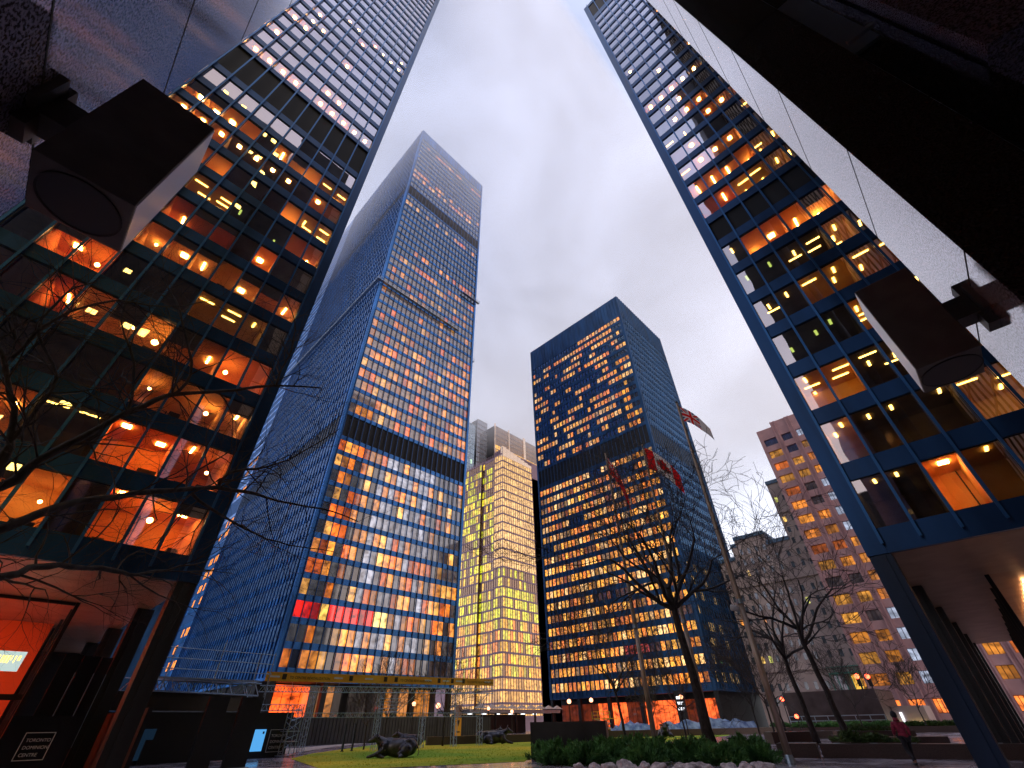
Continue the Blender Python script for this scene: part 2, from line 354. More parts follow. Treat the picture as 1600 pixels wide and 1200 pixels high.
def tower(name, label, cat, base, faces, rows, bands, z0, ztop, mats, wh, lit=None, near=False, colw=.85, mull=True, group=None, limit=100, step=None, pane='pane_far', gap=.03):
    """faces: list of (Face, bays, bay width); rows: list of sills"""
    root = empty(name, (base[0], base[1], 0)); tag(root, label, cat, group)
    off = (base[0], base[1], 0)
    wall = MB(); cand = []
    for fi, (F, nb, bw) in enumerate(faces):
        W = nb*bw+2*colw
        F.box(wall, 0, colw, -.3, .03, z0, ztop); F.box(wall, W-colw, W, -.3, .03, z0, ztop)
        # solid strips: everything between openings
        ops = sorted([(r, r+wh) for r in rows]+list(bands))
        zc = z0
        for (a, c) in ops:
            if a > zc: F.box(wall, colw, W-colw, -.25, 0, zc, a)
            zc = c
        F.box(wall, colw, W-colw, -.25, 0, zc, ztop)
        for (a, c) in bands:
            lv = MB(); F.box(lv, colw, W-colw, -.8, -.18, a-.02, c+.02); lv.build('louvre_band', M['louver'], root, off)
        if mull:
            for k in range(nb+1):
                if step and fi == 1 and k in step and 40 <= k <= 46: continue
                mullion(F, colw+k*bw, z0+.4, ztop, mats[1], root, off)
        for ri, r in enumerate(rows):
            for k in range(nb):
                a = colw+k*bw
                sz = size_in_view(F.p(a, 0, r), F.p(a+bw, 0, r+wh))
                cand.append((sz, fi, ri, k, r, a, a+bw))
    wall.build('wall', mats[0], root, off)
    cand.sort(key=lambda c: -c[0])
    big = [c for c in cand[:limit] if c[0] > 0]; rest = cand[len(big):]
    rest = [c for c in rest if c[0] > 0 or near]
    sm = MB(); smf = MB(); side = MB()
    for i, c in enumerate(big+rest):
        sz, fi, ri, k, r, a0, a1 = c; F = faces[fi][0]
        individual = i < len(big)
        if near:
            fm = MB() if individual else smf; pm = MB() if individual else sm
            t = .035
            F.box(fm, a0+.02, a1-.02, -.16, -.09, r, r+t); F.box(fm, a0+.02, a1-.02, -.16, -.09, r+wh-t, r+wh)
            F.box(fm, a0+.02, a0+.02+t, -.16, -.09, r+t, r+wh-t); F.box(fm, a1-.02-t, a1-.02, -.16, -.09, r+t, r+wh-t)
            F.quad(pm, a0+.02+t, a1-.02-t, -.12, r+t, r+wh-t)
            if individual:
                fo = fm.build('window', M['frame'], root, off); pm.build('pane', M['glass'], fo, off)
        else:
            cc = lit(fi, ri, k) if lit else None
            if step and fi == 1 and k in step:
                if cc and cc[0] > .5:
                    pm = smx = globals().setdefault('STRIP', MB()); F.quad(pm, a0+.2, a1-.2, -.05, r+.4, r+wh-.3, 0, (*cc, 1))
                continue
            sm0 = sm
            if fi == 1 and step and not individual: sm = side
            pm = MB() if individual else sm
            F.quad(pm, a0+gap, a1-gap, -.14, r, r+wh, 0, (*cc, 1) if cc else (0, 0, 0, 1))
            if individual: pm.build('window', M[pane], root, off, attr=True)
            elif fi == 1 and step: sm = sm0
    if side.f: tag(side.build('side_windows', M['pane_side'], root, off, attr=True), None, kind='stuff')
    if sm.f:
        if near:
            tag(smf.build('window_frames', M['frame'], root, off), None, kind='stuff')
            tag(sm.build('window_panes', M['glass'], root, off), None, kind='stuff')
        else: tag(sm.build('windows', M[pane], root, off, attr=True), None, kind='stuff')
    return root, off

def core(root, off, x0, x1, y0, y1, z0, z1, mt, name='core'):
    b = MB(); b.box(x0, x1, y0, y1, z0, z1); return b.build(name, mt, root, off)

def interiors(root, off, F, nb, rows, wh, spec, seed, depth=5.0, colw=.85, lamps_max=100):
    rg = random.Random(seed); rm = MB(); fn = MB(); lamps = []
    W = nb*BAY+2*colw
    for ri, r in enumerate(rows):
        zc = r+wh+.12; zf = r-.7
        k = 0
        while k < nb:
            g = rg.choice((1, 2, 2, 3)); g = min(g, nb-k)
            a0 = colw+k*BAY; a1 = a0+g*BAY
            st = spec(ri, k, rg)
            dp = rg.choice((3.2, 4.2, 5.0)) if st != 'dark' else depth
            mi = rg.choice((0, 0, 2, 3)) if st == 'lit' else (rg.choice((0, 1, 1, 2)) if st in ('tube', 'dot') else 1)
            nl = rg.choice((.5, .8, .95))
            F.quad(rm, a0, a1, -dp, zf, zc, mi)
            for a in (a0+.03, a1-.03):
                rm.quad(F.p(a, -.3, zf), F.p(a, -dp, zf), F.p(a, -dp, zc), F.p(a, -.3, zc), mi)
            rm.quad(F.p(a0, -.3, zc), F.p(a1, -.3, zc), F.p(a1, -dp, zc), F.p(a0, -dp, zc), mi)
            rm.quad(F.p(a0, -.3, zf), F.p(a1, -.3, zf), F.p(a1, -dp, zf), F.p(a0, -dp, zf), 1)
            for q in range(g):
                am = a0+(q+.5)*BAY; d = rg.uniform(1.0, min(dp-.5, 2.6))
                sz = size_in_view(F.p(am-.5, 0, r), F.p(am+.5, 0, r+wh))
                if not sz: continue
                if st == 'lit':
                    if rg.random() < .22: F.box(fn, am-BAY/2+.06, am+BAY/2-.06, -.24, -.20, r+wh*rg.uniform(.45, .85), r+wh, 1)
                    if rg.random() < nl:
                        am += rg.uniform(-.3, .3)
                        ty = rg.random()
                        if ty < .35: bx = (am-.22, am+.22, -d-.22, -d+.22, zc-.06, zc-.01, 'ceiling_lamp', 'lamp_hot')
                        elif ty < .65: bx = (am-.06, am+.06, -d-.6, -d+.3, zc-.06, zc-.01, 'ceiling_lamp', 'lamp_hot')
                        else: bx = (am, d, zc-rg.uniform(.2, 1.1), rg.uniform(.09, .19), 0, 0, 'pendant_lamp', 'lamp_hot')
                        lamps.append((sz*3, bx))
                    if ri < 14 and rg.random() < .6:
                        fw = rg.uniform(.2, .45); F.box(fn, am-fw, am+fw, -1.3, -.5, zf, r+rg.uniform(.1, .55))
                    if ri < 14 and rg.random() < .35:
                        F.box(fn, am+.3, am+.36, -dp+.1, -dp+.2, zf, zc-.05)
                elif st == 'tube':
                    for j in range(rg.choice((1, 1, 2, 3))):
                        aa = am+rg.uniform(-.35, .35); d2 = .9+j*.9+rg.uniform(0, .4)
                        if rg.random() < .5: bx = (aa-.07, aa+.07, -d2-.45, -d2+.15, zc-.05, zc-.01, 'ceiling_lamp', 'lamp_yel')
                        else: bx = (aa-.45, aa+.45, -d2-.06, -d2+.06, zc-.05, zc-.01, 'ceiling_lamp', 'lamp_yel')
                        lamps.append((sz, bx))
                elif st == 'dot':
                    if rg.random() < .85: lamps.append((sz*.3, (am-.16, am+.16, -1.1, -.75, zc-.05, zc-.01, 'ceiling_lamp', 'lamp_hot')))
                elif st == 'dim':
                    if rg.random() < .8:
                        aa = am+rg.uniform(-.4, .4)
                        lamps.append((sz*.5, (aa-.08, aa+.08, -d-.3, -d+.3, zc-.05, zc-.01, 'ceiling_lamp', 'lamp_dim')))
            k += g
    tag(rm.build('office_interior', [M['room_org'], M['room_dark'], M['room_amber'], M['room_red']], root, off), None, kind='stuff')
    if fn.f: tag(fn.build('office_furniture', [M['furn'], M['blind']], root, off), None, kind='stuff')
    lamps.sort(key=lambda l: -l[0])
    rest = {}
    for i, (s_, bx) in enumerate(lamps):
        nm, mt = bx[6], bx[7]
        mb = MB() if i < lamps_max else rest.setdefault(mt, MB())
        if nm == 'pendant_lamp':
            am, d, z, r_ = bx[:4]; c = F.p(am, -d, z); mb.ball(c, r_, 8, 5)
        else: F.box(mb, bx[0], bx[1], bx[2], bx[3], bx[4], bx[5])
        if i < lamps_max: mb.build(nm, M[mt], root, off)
    for mt, mb in rest.items():
        tag(mb.build('small_ceiling_lamps', M[mt], root, off), None, kind='stuff')

# --- near left tower -------------------------------------------------
FA = Face((5.66, 28.75), (-1, 0), (0, -1))
rowsA = [8.91+3.6*k for k in range(12)]+[58.72+3.6*k for k in range(43)]
rA, oA = tower('office_tower', 'nearest dark blue office tower on the left, cut off by the top of the picture', 'office tower', (5.66, 28.75),
    [(FA, 26, BAY)], rowsA, [(52.15, 57.85)], 7.68, 224, (M['steel'], M['mull']), 2.6, near=True)
def specA(ri, k, rg):
    if ri == 11: return 'dark'
    if ri in (9, 12): return 'dot'
    if ri > 12: return rg.choice(('dot', 'dark', 'dark')) if ri < 22 else 'dark'
    p = (1, .55, .9, .85, .3, .95, .85, .5, .7, 0, .3)[ri]
    if rg.random() < p: return 'lit'
    return rg.choice(('dim', 'tube', 'tube', 'dark'))
interiors(rA, oA, FA, 26, rowsA[:30], 2.6, specA, 11)
b = MB(); b.box(-35, 4.6, 34.8, 64, 7.9, 223); b.build('core', M['louver'], rA, oA)
b = MB(); b.box(5.36, 5.64, 29.08, 64.4, 7.9, 223.6)
for i in range(23): b.box(5.64, 5.85, 30+i*BAY, 30.06+i*BAY, 8, 223.5)
b.build('side_wall', M['steel'], rA, oA)
# soffit, ground columns, lobby
b = MB(); b.box(-35, 5.4, 29.0, 64.5, 7.68, 7.88); b.build('soffit', M['soffit_brown'], rA, oA)
for j, yy in enumerate((28.8, 37.4, 46.5, 55.6)):
    for xx in (4.75, -8.1, -21):
        b = MB(); b.box(xx, xx+.9, yy, yy+.95, 0, 7.67); b.box(xx+.3, xx+.6, yy-.07, yy, 0, 7.6)
        b.build('column', M['black'], rA, oA)
for q in [(a-.09, a+.09, 37.9, 38.1, 0, 7.67) for a in (-24, -19.6, -15.3, -11, -6.7, -2.4, 1.9)]+[(1.83, 1.97, yy-.08, yy+.08, 0, 7.67) for yy in (40.5, 44.8, 49.1, 53.4)]:
    b = MB(); b.box(*q); b.build('lobby_mullion', M['black'], rA, oA)
for q in ((-24, 1.8, 37.93, 38.07, 3.0, 3.25), (-24, 1.8, 37.93, 38.07, 7.5, 7.66)):
    b = MB(); b.box(*q); b.build('lobby_transom', M['black'], rA, oA)
b = MB(); b.quad((-24, 38, 0), (1.9, 38, 0), (1.9, 38, 7.67), (-24, 38, 7.67)); b.build('lobby_glass', M['glass_lobby'], rA, oA)
M['lobbyred'] = mat('lobby_red_wall', (.85, .22, .08), .8)
b = MB(); b.box(-24, 1.7, 47, 47.3, 0, 7.66); b.build('lobby_wall', M['lobbyred'], rA, oA)
b = MB(); b.box(-35, 5.5, 64.2, 64.6, 0, 7.66); b.box(-35, -24.2, 38, 64, 0, 7.66); b.box(-1.1, 1.6, 50, 60, 0, 7.66); b.build('rear_wall', M['black'], rA, oA)
M['lobbylamp'] = emit('lit_lobby_cove', (1., .15, .02), 38)
for xx in (-21, -14.6, -8.4):
    b = MB(); b.box(xx, xx+4.6, 41, 41.8, 7.4, 7.6); b.build('lobby_lamp', M['lobbylamp'], rA, oA)
for (xx, yy) in ((-8, 32.2), (-11, 33.2), (-14, 34.2)):
    b = MB(); b.box(xx, xx+2.0, yy, yy+.25, 7.60, 7.66); b.build('soffit_lamp', M['lobbylamp'], rA, oA)
M['screenlit'] = emit('lit_ticker_screen', (.45, .60, .62), .9); M['screenyel'] = emit('lit_ticker_text', (1., .75, .15), 2.2)
b = MB(); b.box(-5.2, 1.0, 39.0, 39.2, 4.3, 5.2); sco = b.build('lobby_screen', M['screenlit'], rA, oA)
b = MB(); rg = random.Random(5)
for i in range(16): b.box(-1.2+i*.13, -1.2+i*.13+rg.uniform(.03, .1), 38.95, 38.995, 4.75+rg.uniform(-.12, .05), 5.0)
b.build('ticker_text', M['screenyel'], sco, oA)
# lobby glazed dark wall panels between the columns, with thin edges
for i, (xx, w_) in enumerate(((2.5, .75), (3.35, .75), (4.2, .5))):
    b = MB(); b.box(xx, xx+w_, 36.6+.3*i, 36.7+.3*i, 0, 5.0); po = b.build('lobby_panel', M['blackgloss'], rA, oA)
    b = MB(); b.box(xx+w_, xx+w_+.03, 36.57+.3*i, 36.6+.3*i, 1.0, 4.2); b.build('panel_edge', M['galv'], po, oA)

# --- near right tower -------------------------------------------------
FD = Face((28.0, 2.70), (0, -1), (-1, 0))
rowsD_all = [9.01+3.604*k for k in range(30)]
rowsD = [r for i, r in enumerate(rowsD_all) if i != 7]
rowsD = [r for r in rowsD if r+2.6 < 114.5]
rD, oD = tower('office_tower', 'dark blue office tower rising beside the polished granite pier on the right', 'office tower', (28.0, 2.70),
    [(FD, 24, BAY)], rowsD, [(rowsD_all[7], rowsD_all[7]+2.65), (115.0, 123.3)], 7.83, 124.8, (M['steel'], M['mull']), 2.6, near=True)
def specD(ri, k, rg):
    if ri == 0: return rg.choice(('tube', 'tube', 'lit')) if k > 0 else 'tube'
    if ri in (1, 2, 4, 5): return 'tube' if rg.random() < .8 else 'dim'
    if ri == 3: return rg.choice(('tube', 'tube', 'dim'))
    if ri == 6 or ri == 7: return rg.choice(('lit', 'tube', 'tube', 'lit'))
    if ri == 8: return rg.choice(('tube', 'lit'))
    if ri < 12: return rg.choice(('tube', 'dark', 'dot'))
    if ri < 22: return rg.choice(('dark', 'dark', 'dark', 'dot'))
    return 'dark'
interiors(rD, oD, FD, 24, rowsD, 2.6, specD, 5)
b = MB(); b.box(33.6, 75, -33.5, 1.9, 7.95, 123); b.box(28.3, 75.6, 2.3, 2.7, 7.83, 124.8); b.box(28.3, 75.6, -35, 2.4, 123.3, 124.6); b.build('core', M['steel'], rD, oD)
b = MB(); b.box(28.3, 75.4, -35, 2.5, 7.83, 8.03); b.build('soffit', M['soffit_brown'], rD, oD)
for i in range(6):
    xx = 28.05+i*9.12
    for yy in (1.75, -11, -23.5):
        if yy == -11 and i > 0: continue
        b = MB(); b.box(xx, xx+.95, yy, yy+.92, 0, 7.82); b.box(xx-.06, xx, yy+.25, yy+.67, 0, 7.8); b.build('column', M['steel_shade'] if i == 0 else M['black'], rD, oD)
for q in [(37+i*4.5-.1, 37+i*4.5+.1, -1.35, -1.15, 0, 7.8) for i in range(9)]+[(36.9, 37.1, -1.36-4.2*i-.1, -1.36-4.2*i+.1, 0, 7.8) for i in range(1, 7)]+[(37.1, 73, -1.32, -1.18, 3.0, 3.2)]:
    b = MB(); b.box(*q); b.build('lobby_mullion', M['black'], rD, oD)
b = MB(); b.quad((37, -1.25, 0), (73, -1.25, 0), (73, -1.25, 7.8), (37, -1.25, 7.8)); b.quad((37, -1.25, 0), (37, -28, 0), (37, -28, 7.8), (37, -1.25, 7.8)); b.build('lobby_glass', M['glass_lobby'], rD, oD)
M['lobbywarm'] = mat('lobby_travertine', (.42, .28, .16), .6)
b = MB(); b.box(37.5, 72.5, -9.2, -9, 0, 7.8); b.build('lobby_wall', M['lobbywarm'], rD, oD)
M['lob2'] = emit('lit_lobby_downlight', (1., .48, .20), 22)
for i in range(16):
    b = MB(); b.box(40+i*1.7, 40.35+i*1.7, -3.0, -2.65, 7.7, 7.76); b.build('lobby_lamp', M['lob2'], rD, oD)

# --- towers behind the viewer, seen mirrored in the glass, and an added dark block ---------------
M['behind'] = noisy(mat('dark_tower_behind', (.02, .022, .03), .5), (.014, .016, .022), (.035, .036, .045), .4)
M['cream'] = mat('cream_panels', (.55, .48, .38), .6)
r = empty('office_tower', (-20, -20, 0)); tag(r, 'dark tower behind the viewer, seen only mirrored in the left tower windows', 'office tower')
o_ = (-20, -20, 0); b = MB(); b.box(-60, -3, -40, 2.5, 0, 91.6); b.box(-3, 8.3, -40, -3.4, 0, 106); b.build('wall', M['behind'], r, o_)
b = MB(); rg = random.Random(9)
for kk in range(24):
    for ii in range(34):
        if rg.random() < .16: b.quad((-58+ii*1.6, 2.53, 9+kk*3.6), (-57.2+ii*1.6, 2.53, 9+kk*3.6), (-57.2+ii*1.6, 2.53, 9.8+kk*3.6), (-58+ii*1.6, 2.53, 9.8+kk*3.6))
b.build('lit_windows', M['lamp_yel'], r, o_)['kind'] = 'stuff'
r = empty('office_building', (-95, 0, 0)); tag(r, 'low stepped block far to the left, mirrored in the right tower, with an unseen dark block added to darken that reflection', 'office building')
b = MB(); b.box(-120, -92, -60, 26, 0, 40); b.box(-120, -96, -60, 10, 40, 52); b.box(-60, -34, 3, 24, 0, 19); b.build('wall', M['behind'], r, (-95, 0, 0))  # last box: unseen block added to darken the right tower column's reflection
r = empty('office_building', (17, -18, 0)); tag(r, 'cream gridded building behind the viewer, seen only mirrored at the left tower corner', 'office building')
o_ = (17, -18, 0); b = MB(); b.box(8.6, 26, -30, -6.7, 0, 106.5); b.build('wall', M['cream'], r, o_)
b = MB()
for kk in range(34):
    for ii in range(11): b.box(8.8+ii*1.55, 10.2+ii*1.55, -6.72, -6.62, 5+kk*3, 5.14+kk*3)
for ii in range(12): b.box(8.7+ii*1.55, 8.8+ii*1.55, -6.71, -6.60, 2, 105)
b.build('window_bars', M['black'], r, o_)

# --- central tall tower -------------------------------------------------
FB = Face((30.7, 83.0), (1, 0), (0, -1)); FB2 = Face((30.7, 83.0), (0, 1), (-1, 0))
rowsB = [9.35+3.59*k for k in range(12)]+[58.95+3.6*k for k in range(28)]+[166.4+3.6*k for k in range(12)]
rgB = random.Random(21)
ORG = [(1., .24, .02), (1., .33, .04), (1., .45, .09), (1., .17, .015), (.95, .30, .05)]
rowlit = {i: rgB.random() for i in range(60)}
def sc_(c, g): return tuple(x*g for x in c)
def litB(fi, ri, k):
    r_ = rgB.random()
    if fi == 1:
        if ri < 16 and 40 <= k < 46: return sc_((1., .30, .04), 1.5) if (k % 3 and r_ < .85 and (ri*7) % 9 > 1) else None
        return (.02, .05, .12)  # unlit side panes: blue tone put in as a faint glow
    c = rgB.choice(ORG)
    if ri < 12:
        if ri == 2 and k < 10: return sc_((1., .015, .005), rgB.uniform(.2, .9)) if r_ < .95 else sc_((1., .55, .1), 1.0)
        if ri == 2 and 10 <= k < 12: return (1.2, .75, .2)
        if ri == 0: p = .75 if k < 17 else .12
        elif ri == 1: p = .55
        elif ri < 5: p = .7
        else: p = .85 if k < 6 else .38
        if r_ < p*.9: return sc_(c, rgB.choice((.25, .5, .8, 1.2)))
        return sc_((.06, .055, .055), rgB.uniform(0, 1.)) if k < 7 or k > 16 else sc_((.30, .30, .36), rgB.uniform(.1, 1.1))  # unlit middle panes: mirrored sky put in as a pale glow
    if ri < 20: return sc_(c, rgB.uniform(.2, .8)) if r_ < .5 else (.10, .065, .05)
    if ri < 30: return sc_(c, rgB.uniform(.2, .6)) if r_ < .22+.2*(rowlit[ri] > .6) else (.06, .04, .03)
    return sc_(c, rgB.uniform(.3, .8)) if (r_ < .5 and rowlit[ri] > .82) else None
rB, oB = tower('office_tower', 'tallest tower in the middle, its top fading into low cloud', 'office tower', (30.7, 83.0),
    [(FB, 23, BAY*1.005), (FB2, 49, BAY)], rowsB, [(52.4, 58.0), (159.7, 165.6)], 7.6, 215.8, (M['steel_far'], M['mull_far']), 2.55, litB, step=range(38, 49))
STRIP.build('corner_windows', M['pane_matte'], rB, oB, attr=True)['kind'] = 'stuff'
core(rB, oB, 30.95, 67.4, 83.25, 159.3, 7.6, 215.5, M['louver'])
for ch in rB.children:       # long side mullions: sky caught on their edges is put into a lighter steel
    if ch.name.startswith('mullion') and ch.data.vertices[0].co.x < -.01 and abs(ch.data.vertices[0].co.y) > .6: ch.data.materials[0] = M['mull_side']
for i in range(5):
    b = MB(); b.box(31+i*8.8, 31.9+i*8.8, 83.05, 83.95, 0, 7.6); b.build('column', M['black'], rB, oB)
for i in range(1, 9):
    b = MB(); b.box(31, 31.9, 83+i*9.2, 83.9+i*9.2, 0, 7.6); b.build('column', M['black'], rB, oB)
M['lob3'] = litpane('lobby_window_far', .05, detail=(.5, .5, .9))
b = MB(); rg = random.Random(8)
for i in range(22):
    a = 34+i*1.5; c = (1., .11, .012) if i < 4 else ((.9, .7, .15) if i in (10, 11) else (1., .33, .05)); g = (1.1 if i < 4 else rg.choice((0, 0, .1, .35)))
    b.quad((a, 88, 0), (a+1.4, 88, 0), (a+1.4, 88, 7.4), (a, 88, 7.4), 0, (*sc_(c, g), 1))
b.build('lobby_glazing', M['lob3'], rB, oB, attr=True)
b = MB(); b.box(31, 67, 88.2, 150, 0, 7.6); b.build('lobby_core', M['black'], rB, oB)
b = MB(); b.box(30.75, 31.0, 83.9+38*BAY, 159.2, 7.6, 215.6); b.build('side_panel', mat('blue_side_panel', (.02, .085, .27), .75, 0, .2), rB, oB)
r = empty('office_building', (-10, 200, 0)); tag(r, 'dark blue block glimpsed through the left tower colonnade', 'office building')
b = MB(); b.box(-70, 37, 200, 230, 0, 62); b.build('wall', M['steel_c'], r, (-10, 200, 0))
b = MB(); b.box(67.42, 67.6, 83.3, 159, 7.6, 215.6)
for i in range(48): b.box(67.6, 67.8, 84.5+i*BAY, 84.56+i*BAY, 8, 215.5)
b.build('side_wall', M['steel_far'], rB, oB)
# window-washing platforms hung on the tower
def platform(x0, x1, y0, y1, z, name='window_cleaning_platform', label=''):
    r = empty(name, (x0, y0, z)); tag(r, label, 'work platform', 'work platforms on the tallest tower'); o_ = (x0, y0, z)
    b = MB(); b.box(x0, x1, y0, y1, z, z+.12); b.build('deck', M['galv'], r, o_)
    b = MB(); lx, ly = x1-x0, y1-y0; n = max(1, int(max(lx, ly)/2.2))
    for q in (.55, 1.1):
        if lx > ly: b.box(x0, x1, y0, y0+.07, z+q, z+q+.07); 
        else: b.box(x0, x0+.07, y0, y1, z+q, z+q+.07)
    for i in range(n+1):
        if lx > ly: xx = x0+lx*i/n; b.box(xx-.04, xx+.04, y0, y0+.07, z+.12, z+1.17)
        else: yy = y0+ly*i/n; b.box(x0, x0+.07, yy-.04, yy+.04, z+.12, z+1.17)
    b.build('railing', M['galv'], r, o_)
platform(30.0, 60.1, 81.8, 82.7, 105.0, label='long pale work platform hung across the front of the tallest tower')
platform(60.6, 68.4, 81.8, 82.7, 125.4, label='short work platform near the right edge of the tallest tower, higher than the long one')
platform(29.3, 30.2, 81.8, 150, 105.0, label='pale work platform running along the shaded left side of the tallest tower')
platform(67.7, 69.2, 84, 85, 98, label='tiny work platform sticking out past the right edge of the tallest tower')

# --- right-centre tower -------------------------------------------------
FC = Face((117.0, 50.0), (0, 1), (-1, 0)); FC2 = Face((117.0, 50.0), (1, 0), (0, -1))
rowsC = [8.68+3.53*k for k in range(18)]+[80.4+3.53*k for k in range(15)]
rgC = random.Random(4); runs = {}
for ri in range(40):
    k = 0; runs[ri] = {}
    while k < 40:
        g = rgC.choice((1, 2, 3, 4, 5) if ri < 18 else (1, 1, 2, 2, 3)); p = .92 if ri < 18 else max(.34, .66-.022*(ri-18)) ; on = rgC.random() < p
        if ri == 32: on = k < 14
        if ri in (31, 30) and 3 < k < 20: on = on or rgC.random() < .5
        for j in range(g): runs[ri][k+j] = on
        k += g
def litC(fi, ri, k):
    if fi == 1:
        return sc_((1., .6, .2), .5) if (ri < 8 and k < 9 and rgC.random() < .35) else None
    c = rgC.choice([(1., .34, .04), (1., .44, .06), (1., .26, .03), (1., .55, .20), (1., .38, .04)])
    if not runs[ri][k]: return None if ri > 6 else sc_((.2, .08, .03), rgC.random()*.5)
    if ri in (2,) and 8 < k < 14: return sc_((1., .12, .03), .35)
    g = rgC.choice((.25, .6, .9, 1.2, 1.5)) if ri < 18 else rgC.uniform(.4, 1.1)
    return sc_(c, g)
rC, oC = tower('office_tower', 'dark blue tower right of centre with rows of orange lit windows, behind the flagpoles', 'office tower', (117.0, 50.0),
    [(FC, 31, 1.545), (FC2, 23, 1.54)], rowsC, [(72.3, 79.2)], 7.0, 143.6, (M['steel_c'], M['mull_c']), 2.0, litC, pane='pane_c', gap=.16)
core(rC, oC, 117.3, 153.6, 50.3, 99.0, 7.0, 143.2, M['louver'])
for i in range(6):
    b = MB(); b.box(117.05, 117.95, 50.05+i*9.7, 50.95+i*9.7, 0, 7.0); b.build('column', M['black'], rC, oC)
b = MB(); rg = random.Random(18)
for i in range(36):
    a = 52+i*1.3; on = (i < 4) or (8 <= i < 16) or (19 <= i < 26); g = rg.uniform(.6, 1.4) if on else .08
    b.quad((121, a+1.2, 0), (121, a, 0), (121, a, 5.8), (121, a+1.2, 5.8), 0, (*sc_((1., .13, .025), g), 1))
b.build('lobby_glazing', M['lob3'], rC, oC, attr=True)
b = MB(); b.box(121.2, 150, 52, 98, 0, 7); b.box(121, 121.2, 52, 98.8, 5.8, 7); b.build('lobby_core', M['black'], rC, oC)
print('towers ok')

# ------------------------------------------------------------------ gold glass building and what stands behind it
M['goldframe'] = mat('mauve_bronze_frame', (.30, .19, .24), .4, .4)
M['goldglow'] = mat('pale_gold_glass', (.95, .72, .52), .16, .85)
def facade(root, off, F, W, z0, ztop, st, bw, frame, pane, litf, hd=.55, fr=.14, name='facade_grid', dep=.12, limit=0, mull_mi=None, bigwin=None):
    g = MB(); p = MB(); n = max(1, round(W/bw)); bw = W/n; nr = int((ztop-z0)/st)
    for i in range(n+1): F.box(g, i*bw-fr/2, i*bw+fr/2, -.1, dep, z0, ztop)
    for r in range(nr+1):
        z = z0+r*st; F.box(g, 0, W, -.1, dep*.6, z-hd, min(z+hd*.3, ztop))
        if r < nr:
            for i in range(n):
                c = litf(r, i, nr, n)
                F.quad(p, i*bw+fr/2, (i+1)*bw-fr/2, -.05, z+hd*.3, z+st-hd, 0, (*c, 1) if c else (0, 0, 0, 1))
    g.build(name, frame, root, off)
    tag(p.build('windows', pane, root, off, attr=True), None, kind='stuff')
GX, GY = 133.6, 136.0
rG = empty('office_building', (GX, GY, 0)); tag(rG, 'gold glass office building between the two dark towers, its windows glowing yellow', 'office building'); oG = (GX, GY, 0)
rgG = random.Random(31); rr = {}
def litG(r, i, nr, n):
    if r < 3: return sc_((1., .50, .10), rgG.uniform(.2, 1.1))
    row = rr.setdefault(r, rgG.random())
    c = rgG.choice([(.72, .78, .02), (.90, .78, .03), (.60, .62, .02), (1., .62, .05)]) if r > 7 else rgG.choice([(1., .50, .03), (.95, .70, .03), (1., .25, .04), (.7, .7, .05), (1., .42, .05)])
    p = .30+.6*row if r > 7 else .82
    return sc_(c, rgG.uniform(.35, 1.3)) if rgG.random() < p else (.03, .02, .02)
def litGb(r, i, nr, n):       # the bright corner bay: light its gold glass reflects, put in as window glow
    if r > 12: return sc_((1., .60, .20), rgG.uniform(.6, .95))
    return litG(r, i, nr, n)
b = MB(); b.box(GX+.3, GX+45, GY+.3, GY+6, 0, 112); b.box(GX+2.6, GX+45, GY+6, GY+16, 0, 111.4); b.box(GX+1.7, GX+45, GY+15.8, GY+60, 0, 111); b.box(GX+22, GX+60, GY+.3, GY+40, 0, 103)
b.build('wall', M['goldframe'], rG, oG)
facade(rG, oG, Face((GX, GY+5.6), (0, -1), (-1, 0)), 5.6, 4, 112.6, 3.9, 1.4, M['goldframe'], M['pane_gold'], litGb)
facade(rG, oG, Face((GX, GY), (1, 0), (0, -1)), 21.5, 4, 111.5, 3.9, 1.43, M['goldframe'], M['pane_gold'], litGb)
facade(rG, oG, Face((GX+1.2, GY+15.6), (0, -1), (-1, 0)), 10, 4, 111.8, 3.9, 1.43, M['goldframe'], M['pane_gold'], litG)
facade(rG, oG, Face((GX+.2, GY+33.0), (0, -1), (-1, 0)), 17.4, 4, 111.2, 3.9, 1.45, M['goldframe'], M['pane_gold'], litG)
facade(rG, oG, Face((GX+21.5, GY+1.6), (1, 0), (0, -1)), 38, 4, 103, 3.9, 1.43, M['goldframe'], M['pane_gold'], litG)
# stepped parapet
b = MB()
for i in range(8): b.box(GX+i*2.7, GX+(i+1)*2.7-.06, GY-.15, GY+1.5, 107.8, 113.4-i*.55)
b.build('parapet', M['goldglow'], rG, oG)
def slabtower(x0, x1, y0, y1, z1, frame, litf, label, bands=None, st=4.0, bw=1.6, pane='pane_gold', body='louver'):
    r = empty('office_tower', (x0, y0, 0)); tag(r, label, 'office tower'); o_ = (x0, y0, 0)
    b = MB(); b.box(x0+.2, x1, y0+.2, y1, 0, z1-.2); b.build('wall', M[body], r, o_)
    facade(r, o_, Face((x0, y0), (1, 0), (0, -1)), x1-x0, z1-st*int((z1-90)/st), z1, st, bw, frame, M[pane], litf)
    return r, o_
M['greyframe'] = mat('grey_brown_frame', (.25, .21, .22), .5)
M['bluegrey'] = mat('pale_blue_grey_glass', (.35, .45, .55), .3, .2)
rT, oT = slabtower(186, 245, 198, 225, 179, M['greyframe'], lambda r, i, nr, n: None if r > nr-5 else sc_((1., .50, .06), rgG.uniform(.5, 1.3)),
    'bronze striped tower rising behind the gold glass building', st=3.9, bw=2.0)
b = MB()
for i, w_ in ((0, .5), (14.5, .8), (31, 2.4), (48, .8)): b.box(186+i, 186+i+w_, 197.2, 198, 60, 180.5)
b.build('pilaster', M['goldglow'], rT, oT)
